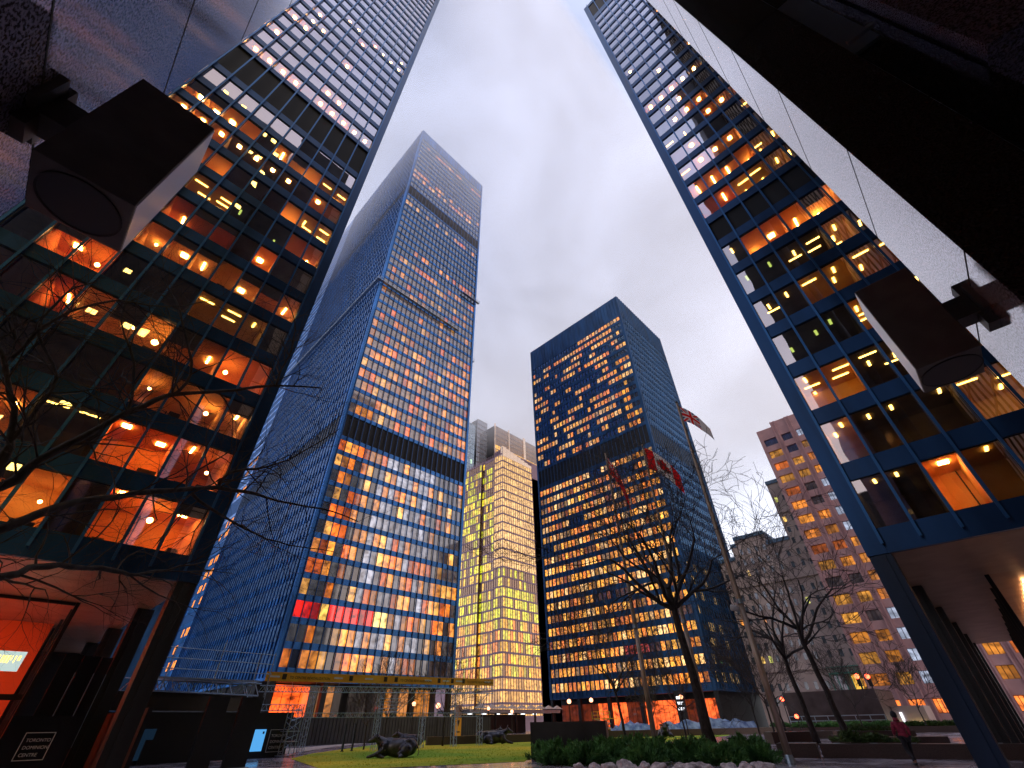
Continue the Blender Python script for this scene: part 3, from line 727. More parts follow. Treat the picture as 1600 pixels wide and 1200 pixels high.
slabtower(176, 185.8, 206, 230, 184, M['greyframe'], lambda r, i, nr, n: (.05, .05, .06), 'plain grey slab left of the bronze striped tower', pane='pane_far')
slabtower(158, 169, 200, 225, 172, M['bluegrey'], lambda r, i, nr, n: (.55, .8, .5) if rgG.random() < .06 else (.10, .13, .16), 'pale blue glass block beside the tallest tower edge, mostly hidden', pane='pane_far', body='bluegrey')

# ------------------------------------------------------------------ pink granite tower and stone hotel on the right
M['pink'] = noisy(mat('pink_granite', (.50, .30, .34), .5), (.42, .25, .285), (.58, .36, .40), .3, detail=8, bump=.2, bscale=2)
M['pinkdark'] = mat('pink_reveal', (.10, .055, .07), .6)
FX, FY = 132.0, 23.9
rF = empty('office_tower', (FX, FY, GZ)); tag(rF, 'pink granite office tower with deep orange lit windows, seen past the right tower', 'office tower'); oF = (FX, FY, GZ)
FF = Face((FX, FY), (0, -1), (-1, 0))
rgF = random.Random(77); cand = []
colsF = [(.9, 4.35)]+[(5.75+3.95*i, 8.35+3.95*i) for i in range(8)]
sills = [6.8+3.86*k for k in range(17)]
wall = MB(); W = 38.0
edges = [0]+[e for c in colsF for e in c]+[W]
for i in range(0, len(edges), 2):
    a0, a1 = edges[i], edges[i+1]; zt = 70.2 if i == 0 else 71.6
    FF.box(wall, a0, a1, -.8, 0, GZ, zt)
    if i > 0:
        m_ = (a0+a1)/2
        for q in (-.46, .46): FF.box(wall, m_+q-.13, m_+q+.13, 0, .28, GZ, zt)
        FF.box(wall, m_-.05, m_+.05, 0, .12, GZ, zt)
for ci, (a0, a1) in enumerate(colsF):
    zt = 70.2 if ci == 0 else 71.6; zc = 4.45
    for s_ in sills:
        if s_+2.2 > zt-1: break
        FF.box(wall, a0, a1, -.8, -.12, zc, s_); zc = s_+2.15
        cand.append((ci, s_, a0, a1))
    FF.box(wall, a0, a1, -.8, -.12, zc, zt)
    FF.box(wall, a0, a1, -.8, -.12, .9, 2.1)
wall.build('wall', M['pink'], rF, oF)
b = MB(); b.box(FX+1.0, FX+30, FY-W, FY-.2, GZ, 70.0); b.build('core', M['pinkdark'], rF, oF)
M['winframe'] = mat('dark_bronze_window_frame', (.03, .018, .015), .5)
sm = MB(); ii = 0
def pwin(mb, a0, a1, z0, z1, c, n=3):
    for j in range(n):
        q0 = a0+(a1-a0)*j/n; q1 = a0+(a1-a0)*(j+1)/n
        cc = sc_(c, rgF.uniform(.55, 1.25))
        FF.quad(mb, q0+.06, q1-.06, -.75, z0+.06, z1-.06, 0, (*cc, 1))
for (ci, s_, a0, a1) in sorted(cand, key=lambda c: c[1]):
    k = rgF.random(); c = sc_(rgF.choice([(1., .34, .04), (1., .42, .06), (1., .30, .04), (1., .22, .03)]), rgF.uniform(.25, .95))
    if s_ > 64 and ci < 2: c = (.01, .012, .03)
    elif s_ > 60 and ci == 1: c = (.01, .012, .03)
    elif ci == 2 and k < .5: c = (.30, .34, .45)
    elif k < .13: c = (.03, .02, .02)
    ind = ii < 100 and ci < 9
    mb = MB() if ind else sm
    pwin(mb, a0, a1, s_, s_+2.15, c)
    if ind: mb.build('window', M['pane_pink'], rF, oF, attr=True); ii += 1
sm.build('windows', M['pane_pink'], rF, oF, attr=True)['kind'] = 'stuff'
for ci, (a0, a1) in enumerate(colsF):
    b = MB(); pwin(b, a0, a1, 2.15, 4.4, sc_((1., .22, .04) if ci != 3 else (1., .5, .08), 1.5), 4); b.build('tall_window', M['pane_pink'], rF, oF, attr=True)
    b = MB(); pwin(b, a0, a1, GZ+.1, .85, (.10, .04, .02), 4); b.build('entrance_window', M['pane_pink'], rF, oF, attr=True)

M['stone'] = noisy(mat('grey_limestone', (.56, .47, .48), .8), (.44, .36, .38), (.64, .55, .56), .2, detail=9, bump=.2, bscale=1.2)
M['copper'] = mat('green_copper', (.10, .42, .34), .6)
M['blueroof'] = mat('blue_grey_roof', (.12, .24, .42), .5)
HX = 140.0
rH = empty('hotel_building', (HX, 34, GZ)); tag(rH, 'old grey limestone building with small windows and a copper green porch', 'building'); oH = (HX, 34, GZ)
FH = Face((HX, 50.0), (0, -1), (-1, 0))
prof = [(.8, 5.6, 38.5), (5.6, 7, 42), (7, 15.6, 43.8), (15.6, 21.4, 40.8), (21.4, 25.6, 57)]
wall = MB(); rf = MB(); p = MB(); rgH = random.Random(55); tr = MB()
for (a0, a1, zt) in prof:
    FH.box(wall, a0, a1, -14, 0, GZ, zt); rf = MB(); FH.box(rf, a0-.1, a1+.1, -14, .4, zt, zt+1.0); rf.build('roof', M['blueroof'], rH, oH)
    for zz in (11.0, 31.0, 48.0):
        if zz < zt-4: tr = MB(); FH.box(tr, a0, a1, 0, .55, zz, zz+.8); tr.build('cornice', M['stone'], rH, oH)
wins = []
for (a0, a1, zt) in prof:
    n = max(1, int((a1-a0)/2.0)); 
    for i in range(n):
        a = a0+(i+.5)*(a1-a0)/n
        z = 4.2
        while z < zt-3:
            if not (9.3 < z < 12 or 29.2 < z < 32 or 46.3 < z < 49): wins.append((a, z))
            z += 2.95
wins.sort(key=lambda q: q[1])
b0 = MB()
for i, (a, z) in enumerate(wins):
    k = rgH.random(); c = sc_(rgH.choice([(1., .6, .15), (1., .35, .06), (.8, .8, .2)]), .9) if k < .09 else (.012, .015, .02)
    mb = MB() if i < 100 else b0
    FH.quad(mb, a-.38, a+.38, .05, z, z+1.5, 0, (*c, 1)); FH.box(mb, a-.5, a+.5, .01, .14, z-.18, z-.02, 1); FH.box(mb, a-.5, a+.5, .01, .10, z+1.52, z+1.66, 1)
    if i < 100: mb.build('window', [M['pane_pink'], M['stone']], rH, oH, attr=True)
b0.build('windows', [M['pane_pink'], M['stone']], rH, oH, attr=True)['kind'] = 'stuff'
wall.build('wall', M['stone'], rH, oH); pass
b = MB(); FH.box(b, 18.4, 25.4, .2, 1.9, 5.3, 5.6); FH.box(b, 18.4, 25.4, .2, 2.0, 9.7, 10.0); FH.box(b, 18.4, 25.4, 1.4, 1.5, 11.0, 11.15)
for i in range(6): FH.box(b, 18.4+i*1.36, 18.6+i*1.36, 1.5, 1.7, 5.6, 9.7); FH.box(b, 18.4+i*1.36, 18.48+i*1.36, 1.4, 1.5, 10, 11)
po = b.build('porch', M['copper'], rH, oH)
b = MB(); FH.quad(b, 22.6, 24.2, 1.2, 6, 9.4, 0, (1.1, .6, .08, 1)); FH.quad(b, 19.2, 21.2, 1.2, 6, 9.4, 0, (.12, .11, .13, 1))
b.build('porch_window', M['pane_pink'], po, oH, attr=True)
# low dark podium with a railing in front of the stone building
rP = empty('garage_building', (95, 23, GZ)); tag(rP, 'low dark brown podium with a pale double railing below the stone building', 'podium'); oP = (95, 23, GZ)
M['brownwall'] = noisy(mat('brown_panel_wall', (.07, .045, .05), .6), (.05, .03, .035), (.09, .065, .07), .6)
b = MB(); b.box(95, 108, 16.5, 29.7, GZ, 5.1); b.build('wall', M['brownwall'], rP, oP)
b = MB(); b.box(94.6, 94.7, 16.5, 29.7, 1.3, 1.42); b.box(94.6, 94.7, 16.5, 29.7, 1.9, 2.02)
for i in range(8): b.box(94.65, 94.73, 16.5+i*1.88, 16.6+i*1.88, GZ, 1.9)
b.build('railing', M['galv'], rP, oP)
# white street-level building piece with lit sign
rS = empty('shop_front', (101, 14.5, GZ)); tag(rS, 'small pale street front with bright lanterns at the foot of the pink tower', 'shop front'); oS = (101, 14.5, GZ)
b = MB(); b.box(101, 108, 12.3, 16.4, GZ, 3.0); b.build('wall', M['stone'], rS, oS)
M['white_sign'] = emit('lit_white_sign', (.9, .92, 1.), 1.2); M['lantern'] = emit('lit_lantern', (1., .75, .25), 4)
b = MB(); b.box(100.8, 101, 15.3, 15.6, -1.5, 2.2); b.build('lit_sign', M['white_sign'], rS, oS)
for y_ in (15.9, 14.2, 13.2):
    b = MB(); b.ball((100.7, y_, .5), .3, 8, 6, sq=(1, 1, 1.4)); b.build('lantern', M['lantern'], rS, oS)

# ------------------------------------------------------------------ long low pavilion canopy between the towers
rV = empty('canopy', (86, 92, 0)); tag(rV, 'low dark pavilion with a long pale flat canopy between the dark towers', 'canopy'); oV = (86, 92, 0)
M['canopy'] = mat('canopy_fascia', (.55, .53, .58), .4)
b = MB(); b.box(80, 112, 92, 104, 3.9, 4.55); b.build('canopy_roof', M['canopy'], rV, oV)
b = MB(); b.box(84, 110, 103, 103.4, 0, 3.8); b.build('wall', M['black'], rV, oV)
for i in range(5):
    b = MB(); b.box(82+i*7, 82.4+i*7, 93, 93.4, 0, 3.9); b.build('post', M['black'], rV, oV)
M['canlamp'] = emit('lit_canopy_lamp', (.9, .95, 1.), 1.6)
for i in range(6):
    b = MB(); b.box(84+i*4.6, 85.1+i*4.6, 97, 97.5, 3.7, 3.86); b.build('canopy_lamp', M['canlamp'], rV, oV)
b = MB(); 
for i in range(9):
    x = 81+i*3.4; b.poly([(x, 90.6, 4.7), (x+3.3, 90.6, 4.7), (x+1.65, 91.2, 5.5)]); b.poly([(x, 92, 4.7), (x+1.65, 91.2, 5.5), (x+3.3, 92, 4.7)]); b.poly([(x, 90.6, 4.7), (x+1.65, 91.2, 5.5), (x, 92, 4.7)]); b.poly([(x+3.3, 90.6, 4.7), (x+3.3, 92, 4.7), (x+1.65, 91.2, 5.5)])
b.build('awning_row', M['canopy'], rV, oV)

# ------------------------------------------------------------------ polished granite piers beside the viewer
def granite_pier(name, label, boxes, joints, org, extra=None):
    r = empty(name, org); tag(r, label, 'pier')
    for bx in boxes:
        b = MB(); b.box(*bx); o = b.build('granite_slab', M[extra or 'granite'], r, org)
    b = MB()
    for j in joints: b.box(*j)
    if joints: b.build('joint_line', M['joint'], r, org)
    return r
js = [2.3, 3.8, 5.4, 6.95, 8.5]
granite_pier('granite_pier', 'tall polished granite wall close on the left, mirroring lit windows', [(-1.9, -1.0, .2, 2.71, -.0, 34)],
    [(-1.9, -.998, .2, 2.713, 1.6+z-.006, 1.6+z+.006) for z in js], (-1.0, 2.0, 0))
jr = [.9, 2.4, 3.93, 5.45, 7.0, 8.55, 10.1, 11.6]
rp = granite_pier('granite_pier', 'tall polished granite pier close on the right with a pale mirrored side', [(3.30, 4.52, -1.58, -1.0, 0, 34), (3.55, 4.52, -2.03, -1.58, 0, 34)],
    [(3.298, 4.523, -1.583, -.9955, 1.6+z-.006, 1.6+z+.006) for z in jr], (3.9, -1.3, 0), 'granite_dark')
b = MB(); b.box(3.306, 4.515, -1.0, -.9975, 0, 34); b.build('side_panel', M['granite_sky'], rp, (3.9, -1.3, 0))  # added thin panel; its pale tone stands for reflected sky
b = MB(); b.box(3.42, 3.56, -1.64, -1.58, 0, 34); b.build('edge_trim', M['galv'], rp, (3.9, -1.3, 0))
# window bay high between the piers
b = MB(); b.box(3.28, 3.32, -1.85, -1.62, 6.9, 6.95); b.box(3.5, 3.54, -1.9, -1.62, 7.0, 9.0); b.build('window_frame', M['galv'], rp, (3.9, -1.3, 0))
r = empty('stone_lintel', (3.5, -3.2, 5.7)); tag(r, 'pale polished stone lintel at the top right corner', 'lintel')
b = MB(); b.box(3.36, 4.2, -6.5, -2.05, 5.74, 9.5); b.build('lintel_slab', M['granite'], r, (3.5, -3.2, 5.7))

# ------------------------------------------------------------------ the two box lamps on the piers
def box_lamp(label, x0, x1, y0, y1, z0, z1, side):
    org = ((x0+x1)/2, (y0+y1)/2, z0); r = empty('wall_lamp', org); tag(r, label, 'wall lamp', 'box lamps on the granite piers')
    b = MB(); t = .012
    b.box(x0, x1, y0, y1, z0, z1); h = b.build('lamp_housing', M['lampbox'], r, org)
    bv = h.modifiers.new('bevel', 'BEVEL'); bv.width = .004; bv.segments = 2
    # satin side plate
    b = MB()
    if side == 'x': b.box(x1+.0005, x1+.004, y0+.006, y1-.006, z0+.008, z1-.008)
    else: b.box(x0+.006, x1-.006, y1+.0005, y1+.004, z0+.008, z1-.008)
    b.build('side_plate', M['lampside'], r, org)
    cx, cy = (x0+x1)/2, (y0+y1)/2; rad = (x1-x0)*.42
    b = MB(); n = 40
    ring = [(cx+rad*cos(2*pi*i/n), cy+rad*sin(2*pi*i/n)) for i in range(n)]; ri2 = [(cx+(rad+.008)*cos(2*pi*i/n), cy+(rad+.008)*sin(2*pi*i/n)) for i in range(n)]
    b.poly([(x, y, z0-.004) for x, y in reversed(ring)]); b.build('lens', M['lens'], r, org)
    b = MB()
    for i in range(n):
        j = (i+1) % n
        b.quad((*ring[i], z0-.007), (*ri2[i], z0-.007), (*ri2[j], z0-.007), (*ring[j], z0-.007))
        b.quad((*ri2[i], z0-.007), (*ri2[i], z0), (*ri2[j], z0), (*ri2[j], z0-.007))
        b.quad((*ring[i], z0-.007), (*ring[j], z0-.007), (*ring[j], z0), (*ring[i], z0))
    b.build('lens_ring', M['black'], r, org)
    b = MB(); zm = (z0+z1)/2-.02
    if side == 'x':
        b.box(-.985, x0-.001, cy-.07, cy+.07, zm-.09, zm+.09); b.box(-.999, -.965, cy-.14, cy+.14, zm-.09, zm+.14); b.box(-.999, -.95, cy-.06, cy+.06, zm-.19, zm+.19)
    else:
        b.box(cx-.07, cx+.07, y0-.001, -.985, zm-.09, zm+.09); b.box(cx-.14, cx+.14, -.999, -.965, zm-.12, zm+.12); b.box(cx-.06, cx+.06, -.999, -.94, zm-.2, zm+.2)
    b.build('bracket', M['lampbox'], r, org)
box_lamp('large dark box lamp on the left granite wall, seen from below', -.82, -.466, 1.922, 2.268, 1.6+1.88, 1.6+2.75, 'x')
box_lamp('dark box lamp on the right granite pier, seen from below', 3.65, 4.045, -.80, -.452, 1.6+1.915, 1.6+2.76, 'y')
print('setting ok')

# ------------------------------------------------------------------ bare trees
def rnd_perp(d, rg):
    v = Vector((rg.gauss(0, 1), rg.gauss(0, 1), rg.gauss(0, 1))); v -= d*v.dot(d)
    return v.normalized() if v.length > 1e-6 else Vector((1, 0, 0))
RMIN = [.0]
def twig(mb, p, d, ln, r, lvl, rg, spread=.7, lift=.12, nseg=4, seg=4, kids=3):
    pts = [p.copy()]; q = p.copy(); dd = d.normalized()
    for i in range(nseg):
        dd = (dd + rnd_perp(dd, rg)*rg.uniform(.08, .34) + Vector((0, 0, lift*rg.uniform(-.4, 1)))).normalized()
        q = q + dd*ln/nseg; pts.append(q.copy())
    rads = [max(RMIN[0], r*(1-.55*i/nseg)) for i in range(nseg+1)]
    mb.tube(pts, rads, seg=max(3, seg), cap=False)
    if lvl <= 0: return
    for j in range(kids):
        i = rg.randint(1, nseg) if j else nseg
        base = pts[i]; bd = (pts[i]-pts[i-1]).normalized()
        nd = (bd*(1-spread*.35) + rnd_perp(bd, rg)*spread*rg.uniform(.45, .9)).normalized()
        twig(mb, base, nd, ln*rg.uniform(.60, .84), rads[i]*rg.uniform(.55, .8), lvl-1, rg, spread, lift, max(3, nseg-(lvl < 2)), 3 if lvl < 3 else 4, kids)
def bare_tree(name, label, base, h, r, seed, fork=.42, lean=(0, 0), lvl=5, group=None, mats=('bark', 'twig'), limbs=5, spread=.75, cat='tree', ln=None, kids=3, lift=.1, rmin=.012):
    RMIN[0] = rmin
    rg = random.Random(seed); root = empty(name, base); tag(root, label, cat, group)
    tb = MB(); n = 7; pts = []; rads = []
    hf = h*fork
    for i in range(n+1):
        t = i/n; pts.append(Vector((lean[0]*t+rg.uniform(-1, 1)*r*.35*(t > 0), lean[1]*t+rg.uniform(-1, 1)*r*.35*(t > 0), hf*t))); rads.append(r*(1.25-.25*min(1, t*5) - .35*t))
    tb.tube(pts, rads, 9); tb.build('trunk', M[mats[0]], root, smooth=True)
    cb = MB(); top = pts[-1]; L_ = ln or (h-hf)*.52
    for k in range(limbs):
        a = 2*pi*k/limbs+rg.uniform(-.4, .4); el = rg.uniform(.5, 1.15)
        d = Vector((cos(a)*cos(el), sin(a)*cos(el), sin(el)))
        st = top if k < 3 else pts[-2]
        twig(cb, st, d, L_*rg.uniform(.85, 1.15), r*.52, lvl, rg, spread, lift, 5, 6, kids)
    cb.build('crown', M[mats[1]], root, smooth=True)
    return root
# near tree on the left, its trunk just outside the picture
LIMBS = {'A': ([(-2.45, 9.3, 3.0), (-1.8, 9.2, 3.7), (-1.05, 9.14, 4.35), (-0.88, 9.11, 4.81), (-0.62, 9.13, 5.38), (-0.3, 9.18, 6.03), (0.12, 9.29, 6.7), (0.79, 9.42, 7.22), (1.78, 9.52, 7.98), (2.8, 9.63, 8.54)], .085, .020),
 'A2': ([(1.78, 9.52, 7.98), (1.74, 9.44, 8.47), (1.74, 9.28, 9.0), (1.52, 9.1, 9.74), (0.96, 8.95, 10.27)], .026, .008),
 'A3': ([(0.12, 9.29, 6.7), (0.23, 9.29, 7.29), (-0.23, 9.15, 8.06), (-0.67, 9.15, 8.7), (-1.16, 9.22, 9.19)], .032, .008),
 'B': ([(-2.4, 9.2, 2.3), (-1.5, 8.9, 3.1), (-0.73, 8.72, 3.71), (-0.41, 8.93, 4.15), (0.18, 9.22, 4.61), (0.89, 9.55, 5.06), (1.6, 9.86, 5.44), (2.39, 10.17, 5.65), (3.29, 10.53, 5.79), (4.4, 10.74, 5.97), (5.28, 11.02, 6.02)], .080, .012),
 'B2': ([(1.6, 9.86, 5.44), (1.67, 9.92, 5.8), (2.18, 10.1, 6.18), (2.81, 10.26, 6.7), (3.44, 10.35, 7.5), (3.9, 10.51, 8.18)], .034, .010),
 'B3': ([(1.22, 9.7, 5.14), (1.89, 10.07, 5.01), (2.75, 10.45, 4.92), (3.56, 10.74, 4.96), (4.73, 10.92, 5.08)], .032, .009),
 'C': ([(-2.4, 9.2, 1.9), (-1.3, 8.5, 2.7), (-0.43, 8.45, 3.12), (-0.17, 8.72, 3.36), (0.14, 9.0, 3.48), (0.68, 9.37, 3.58), (0.99, 9.54, 3.62), (1.39, 9.86, 3.83), (1.99, 10.3, 4.17)], .062, .014),
 'D': ([(-2.3, 9.2, 3.6), (-1.2, 8.94, 4.25), (-1.24, 8.95, 4.84), (-1.47, 8.92, 5.39), (-1.9, 8.89, 5.99), (-2.25, 8.92, 6.45)], .065, .025),
 'E': ([(-1.2, 8.94, 4.3), (-1.26, 8.9, 5.25), (-1.31, 8.85, 6.06), (-1.84, 8.79, 6.65), (-1.94, 8.73, 7.47), (-1.75, 8.76, 8.01)], .035, .010),
 'F': ([(-1.84, 8.75, 6.07), (-1.79, 8.58, 6.82), (-1.34, 8.58, 7.67), (-0.71, 8.79, 8.18), (-0.16, 8.8, 8.84)], .028, .008),
 'G': ([(-0.3, 9.18, 6.03), (-0.61, 9.05, 6.89), (-1.15, 8.92, 7.58), (-1.31, 8.78, 8.43)], .028, .008)}
rN = empty('bare_tree', (-2.6, 9.3, 0)); tag(rN, 'large bare tree on the left, its dark limbs reaching in front of the lit tower', 'tree'); oN = (-2.6, 9.3, 0)
b = MB(); b.tube([(-2.6, 9.3, 0), (-2.62, 9.3, .5), (-2.5, 9.25, 2), (-2.4, 9.2, 3.6), (-2.6, 9.1, 5.5), (-3.0, 9.0, 7.5)], [.24, .19, .16, .13, .09, .05], 10); b.build('trunk', M['bark'], rN, oN, smooth=True)
rg = random.Random(12)
for nm, (pp, r0, r1) in LIMBS.items():
    P_ = [Vector(q) for q in pp]
    # smooth (Catmull-Rom) with a little knobbliness
    sp = []
    for i in range(len(P_)-1):
        a0 = P_[max(i-1, 0)]; a1 = P_[i]; a2 = P_[i+1]; a3 = P_[min(i+2, len(P_)-1)]
        for t in (0, .33, .66):
            v = .5*((2*a1)+(a2-a0)*t+(2*a0-5*a1+4*a2-a3)*t*t+(3*a1-a0-3*a2+a3)*t**3)
            sp.append(v+Vector((rg.uniform(-1, 1), rg.uniform(-1, 1), rg.uniform(-1, 1)))*.018)
    sp.append(P_[-1]); n = len(sp)
    rads = [r0+(r1-r0)*i/(n-1) for i in range(n)]
    b = MB(); b.tube(sp, [q*rg.uniform(.9, 1.12) for q in rads], 7, cap=False)
    lo = 0 if r0 < .05 else 3
    for i in range(lo, n):
        for _ in range(1 if (r0 > .05) else 2):
            if rg.random() < .78:
                bd = (sp[i]-sp[i-1]).normalized() if i else (sp[1]-sp[0]).normalized()
                nd = (bd*.5+rnd_perp(bd, rg)*.9).normalized()
                twig(b, sp[i], nd, rg.uniform(.6, 1.25), min(.019, rads[i]*.6), 4, rg, .8, .03, 4, 3, 3)
    b.build('limb', M['bark'], rN, oN, smooth=True)
bare_tree('bare_tree', 'big dark bare tree in front of the right-centre tower, rising from the shrub bed', (30.4, 14.0, 0), 18.5, .30, 41, fork=.47, lean=(-.3, .5), lvl=5, limbs=8, spread=.8, ln=5.0, rmin=.013)
bare_tree('bare_tree', 'slender dark bare tree nearest the flagpole in the granite planters', (49.5, 14.03, 0), 17, .24, 52, fork=.40, lean=(-.2, .3), lvl=4, limbs=6, spread=.7, ln=5.0, kids=3, rmin=.016)
bare_tree('bare_tree', 'tall dark bare tree leaning left in the planter, before the pink tower', (50.1, 11.8, 0), 19, .26, 63, fork=.42, lean=(-.4, .6), lvl=4, limbs=6, spread=.7, ln=5.4, rmin=.016)
bare_tree('bare_tree', 'bare tree against the lower floors of the right-centre tower, left of the flagpoles', (38.0, 24.5, 0), 11.5, .13, 74, fork=.36, lvl=5, limbs=6, spread=.8, lean=(-.3, .4), ln=3.6, rmin=.014)
sap = [((44, 22.5), 7.5, 'thin pale-twigged sapling behind the leftmost flagpole'), ((58, 21.5), 9, 'thin bare sapling right of the big dark tree'), ((55, 19.0), 10, 'paler bushy sapling between the big tree and the right flagpole'), ((60, 19.6), 10.5, 'bare sapling just left of the right flagpole'),
       ((27.5, 46.5), 6.2, 'small pale bushy bare tree beside the scaffold tower'), ((31.5, 49.5), 8.2, 'twin bare sapling in front of the yellow banner'), ((36, 45.5), 8.5, 'bare sapling before the middle of the yellow banner'), ((66, 38), 8, 'bare sapling before the dark tower lobby'), ((88, 18.5), 10, 'bare street tree beside the brown podium'), ((90, 11.6), 9, 'spreading bare tree at the foot of the pink tower')]
for i, ((x, y), h, lb) in enumerate(sap):
    bare_tree('sapling', lb, (x, y, 0), h, .07+.008*(h-6), 100+i, fork=.32, lvl=4, limbs=6, spread=.6, rmin=.014 if y > 40 or x < 62 else .02, mats=('bark', 'twigpale' if i in (0, 2, 4) else 'twig'), ln=h*.30, group='young bare trees on the plaza', lift=.25)

# ------------------------------------------------------------------ flagpoles and flags
M['flagred'] = mat('flag_red', (.90, .015, .02), .8); M['flagwhite'] = mat('flag_white', (.92, .92, .95), .8); M['flagblue'] = mat('flag_blue', (.02, .06, .30), .8)
for k in ('flagred', 'flagwhite', 'flagblue'):
    mm = M[k]; nt_ = mm.node_tree; tr_ = N(mm, 'ShaderNodeBsdfTranslucent'); tr_.inputs[0].default_value = nt_.nodes['Principled BSDF'].inputs['Base Color'].default_value[:]
    mx_ = N(mm, 'ShaderNodeMixShader'); mx_.inputs[0].default_value = .5; nt_.links.new(nt_.nodes['Principled BSDF'].outputs[0], mx_.inputs[1]); nt_.links.new(tr_.outputs[0], mx_.inputs[2]); nt_.links.new(mx_.outputs[0], nt_.nodes['Material Output'].inputs[0])
def flagpole(label, x, y, h, mount=None):
    r = empty('flagpole', (x, y, 0)); tag(r, label, 'flagpole', 'flagpoles on the plaza')
    b = MB(); b.tube([(0, 0, .3), (0, 0, h*.33)], [.17, .15], 14); b.tube([(0, 0, h*.33), (0, 0, h)], [.15, .075], 14, cap=False); b.build('shaft', M['pole'], r, smooth=True)
    b = MB(); b.tube([(0, 0, 0), (0, 0, .3)], [.24, .17], 14); b.build('base_collar', M['galv'], r)
    b = MB(); b.tube([(0, 0, h*.33-.12), (0, 0, h*.33+.12)], .19, 12); b.build('joint_ring', M['galv'], r)
    b = MB(); b.ball((0, 0, h+.08), .11, 12, 8); b.tube([(0, 0, h-.15), (.0, -.3, h-.05)], .03, 6); b.build('finial', M['black'], r, smooth=True)
    b = MB(); b.tube([(.10, -.10, 1.2), (.07, -.07, h-.2)], .012, 4); b.build('halyard', M['galv'], r)
    return r
def flag(label, x, y, ztop, hoist, fly, dir_, droop, paint, seed, extra=None, nu=36, nv=22):
    """cloth hanging from a pole; paint(u, v) -> material slot"""
    o = empty('flag', (x, y, ztop-hoist)); tag(o, label, 'flag', 'flags on the flagpoles')
    rg = random.Random(seed); dx, dy = dir_; ln = hypot(dx, dy); dx /= ln; dy /= ln
    def S(u, v):
        s = u*fly; ho = s*cos(droop)*(1-.12*u); dz = -s*sin(droop)*(.5+.5*u)
        wv = .11*u**.6*sin(4.6*u+1.2*v+seed)+.04*u*sin(11*u-2*v+seed)
        hz = hoist*(1-v)*(1-.25*u*sin(droop))
        return Vector((dx*(ho+.12)-dy*wv, dy*(ho+.12)+dx*wv, hz+dz))
    b = MB()
    g = [[S(i/nu, j/nv) for j in range(nv+1)] for i in range(nu+1)]
    for i in range(nu):
        for j in range(nv): b.quad(g[i][j], g[i+1][j], g[i+1][j+1], g[i][j+1], paint((i+.5)/nu, (j+.5)/nv))
    me = b.build('cloth', [M['flagwhite'], M['flagred'], M['flagblue']], o, smooth=True)
    if extra:
        for (nm, poly, mt) in extra:
            for sgn in (-1, 1):
                e = MB(); c = S(sum(q[0] for q in poly)/len(poly), sum(q[1] for q in poly)/len(poly))
                pts = [S(*q)+Vector((-dy, dx, 0))*.02*sgn for q in poly]; c = c+Vector((-dy, dx, 0))*.02*sgn
                for i in range(len(pts)): e.poly([c, pts[i], pts[(i+1) % len(pts)]])
                e.build(nm, M[mt], o)
def canada(u, v): return 1 if (u < .25 or u > .75) else 0
leaf = [(.5, .12), (.545, .24), (.60, .20), (.585, .40), (.655, .34), (.66, .42), (.71, .44), (.69, .55), (.61, .66), (.61, .72), (.51, .70), (.51, .86), (.49, .86), (.49, .70), (.39, .72), (.39, .66), (.31, .55), (.29, .44), (.34, .42), (.345, .34), (.415, .40), (.40, .20), (.455, .24)]
def jack(u, v, u0=0., u1=.5, v0=0., v1=.5):
    a = (u-u0)/(u1-u0); c = (v-v0)/(v1-v0)
    if abs(a-.5) < .07 or abs(c-.5) < .11: return 1
    if abs(a-.5) < .12 or abs(c-.5) < .19: return 0
    if abs(a-c) < .06 or abs(a+c-1) < .06: return 1
    if abs(a-c) < .15 or abs(a+c-1) < .15: return 0
    return 2
def ensign(u, v): return jack(u, v) if (u < .5 and v < .5) else 1
def union(u, v): return jack(u, v, 0, .62, 0, 1) if u < .62 else 0
flagpole('leftmost of the three flagpoles, carrying the dark red ensign', 31.7, 18.4, 21.5)
flagpole('middle flagpole, carrying the red and white maple leaf flag', 33.6, 15.5, 22.0)
flagpole('rightmost and nearest flagpole, a brown pole with a pale ring', 28.4, 9.5, 21.0)
DR = (.42, -.91)
flag('drooping red ensign hanging on the leftmost flagpole', 31.7, 18.4, 21.0, 1.7, 3.9, DR, 1.22, ensign, 1)
flag('drooping red and white maple leaf flag on the middle flagpole', 33.6, 15.5, 21.6, 2.2, 3.9, DR, .80, canada, 2, [('maple_leaf', leaf, 'flagred')])
flag('red, white and blue flag with a white fly streaming from the right flagpole', 28.4, 9.5, 20.6, 1.3, 2.7, DR, .85, union, 4)
# floodlight camera box fixed to the right pole
r = empty('security_camera', (28.4, 9.5, 6.6)); tag(r, 'white camera housing clamped to the right flagpole', 'camera')
b = MB(); b.tube([(-.05, .1, .0), (-.35, .45, .05)], .05, 8); b.build('arm', M['galv'], r)
b = MB(); b.tube([(-.30, .45, .05), (-.22, .2, -.04)], [.17, .13], 10); b.tube([(.02, .18, -.02), (-.3, .45, .05)], [.14, .17], 10); b.build('housing', M['flagwhite'], r, smooth=True)

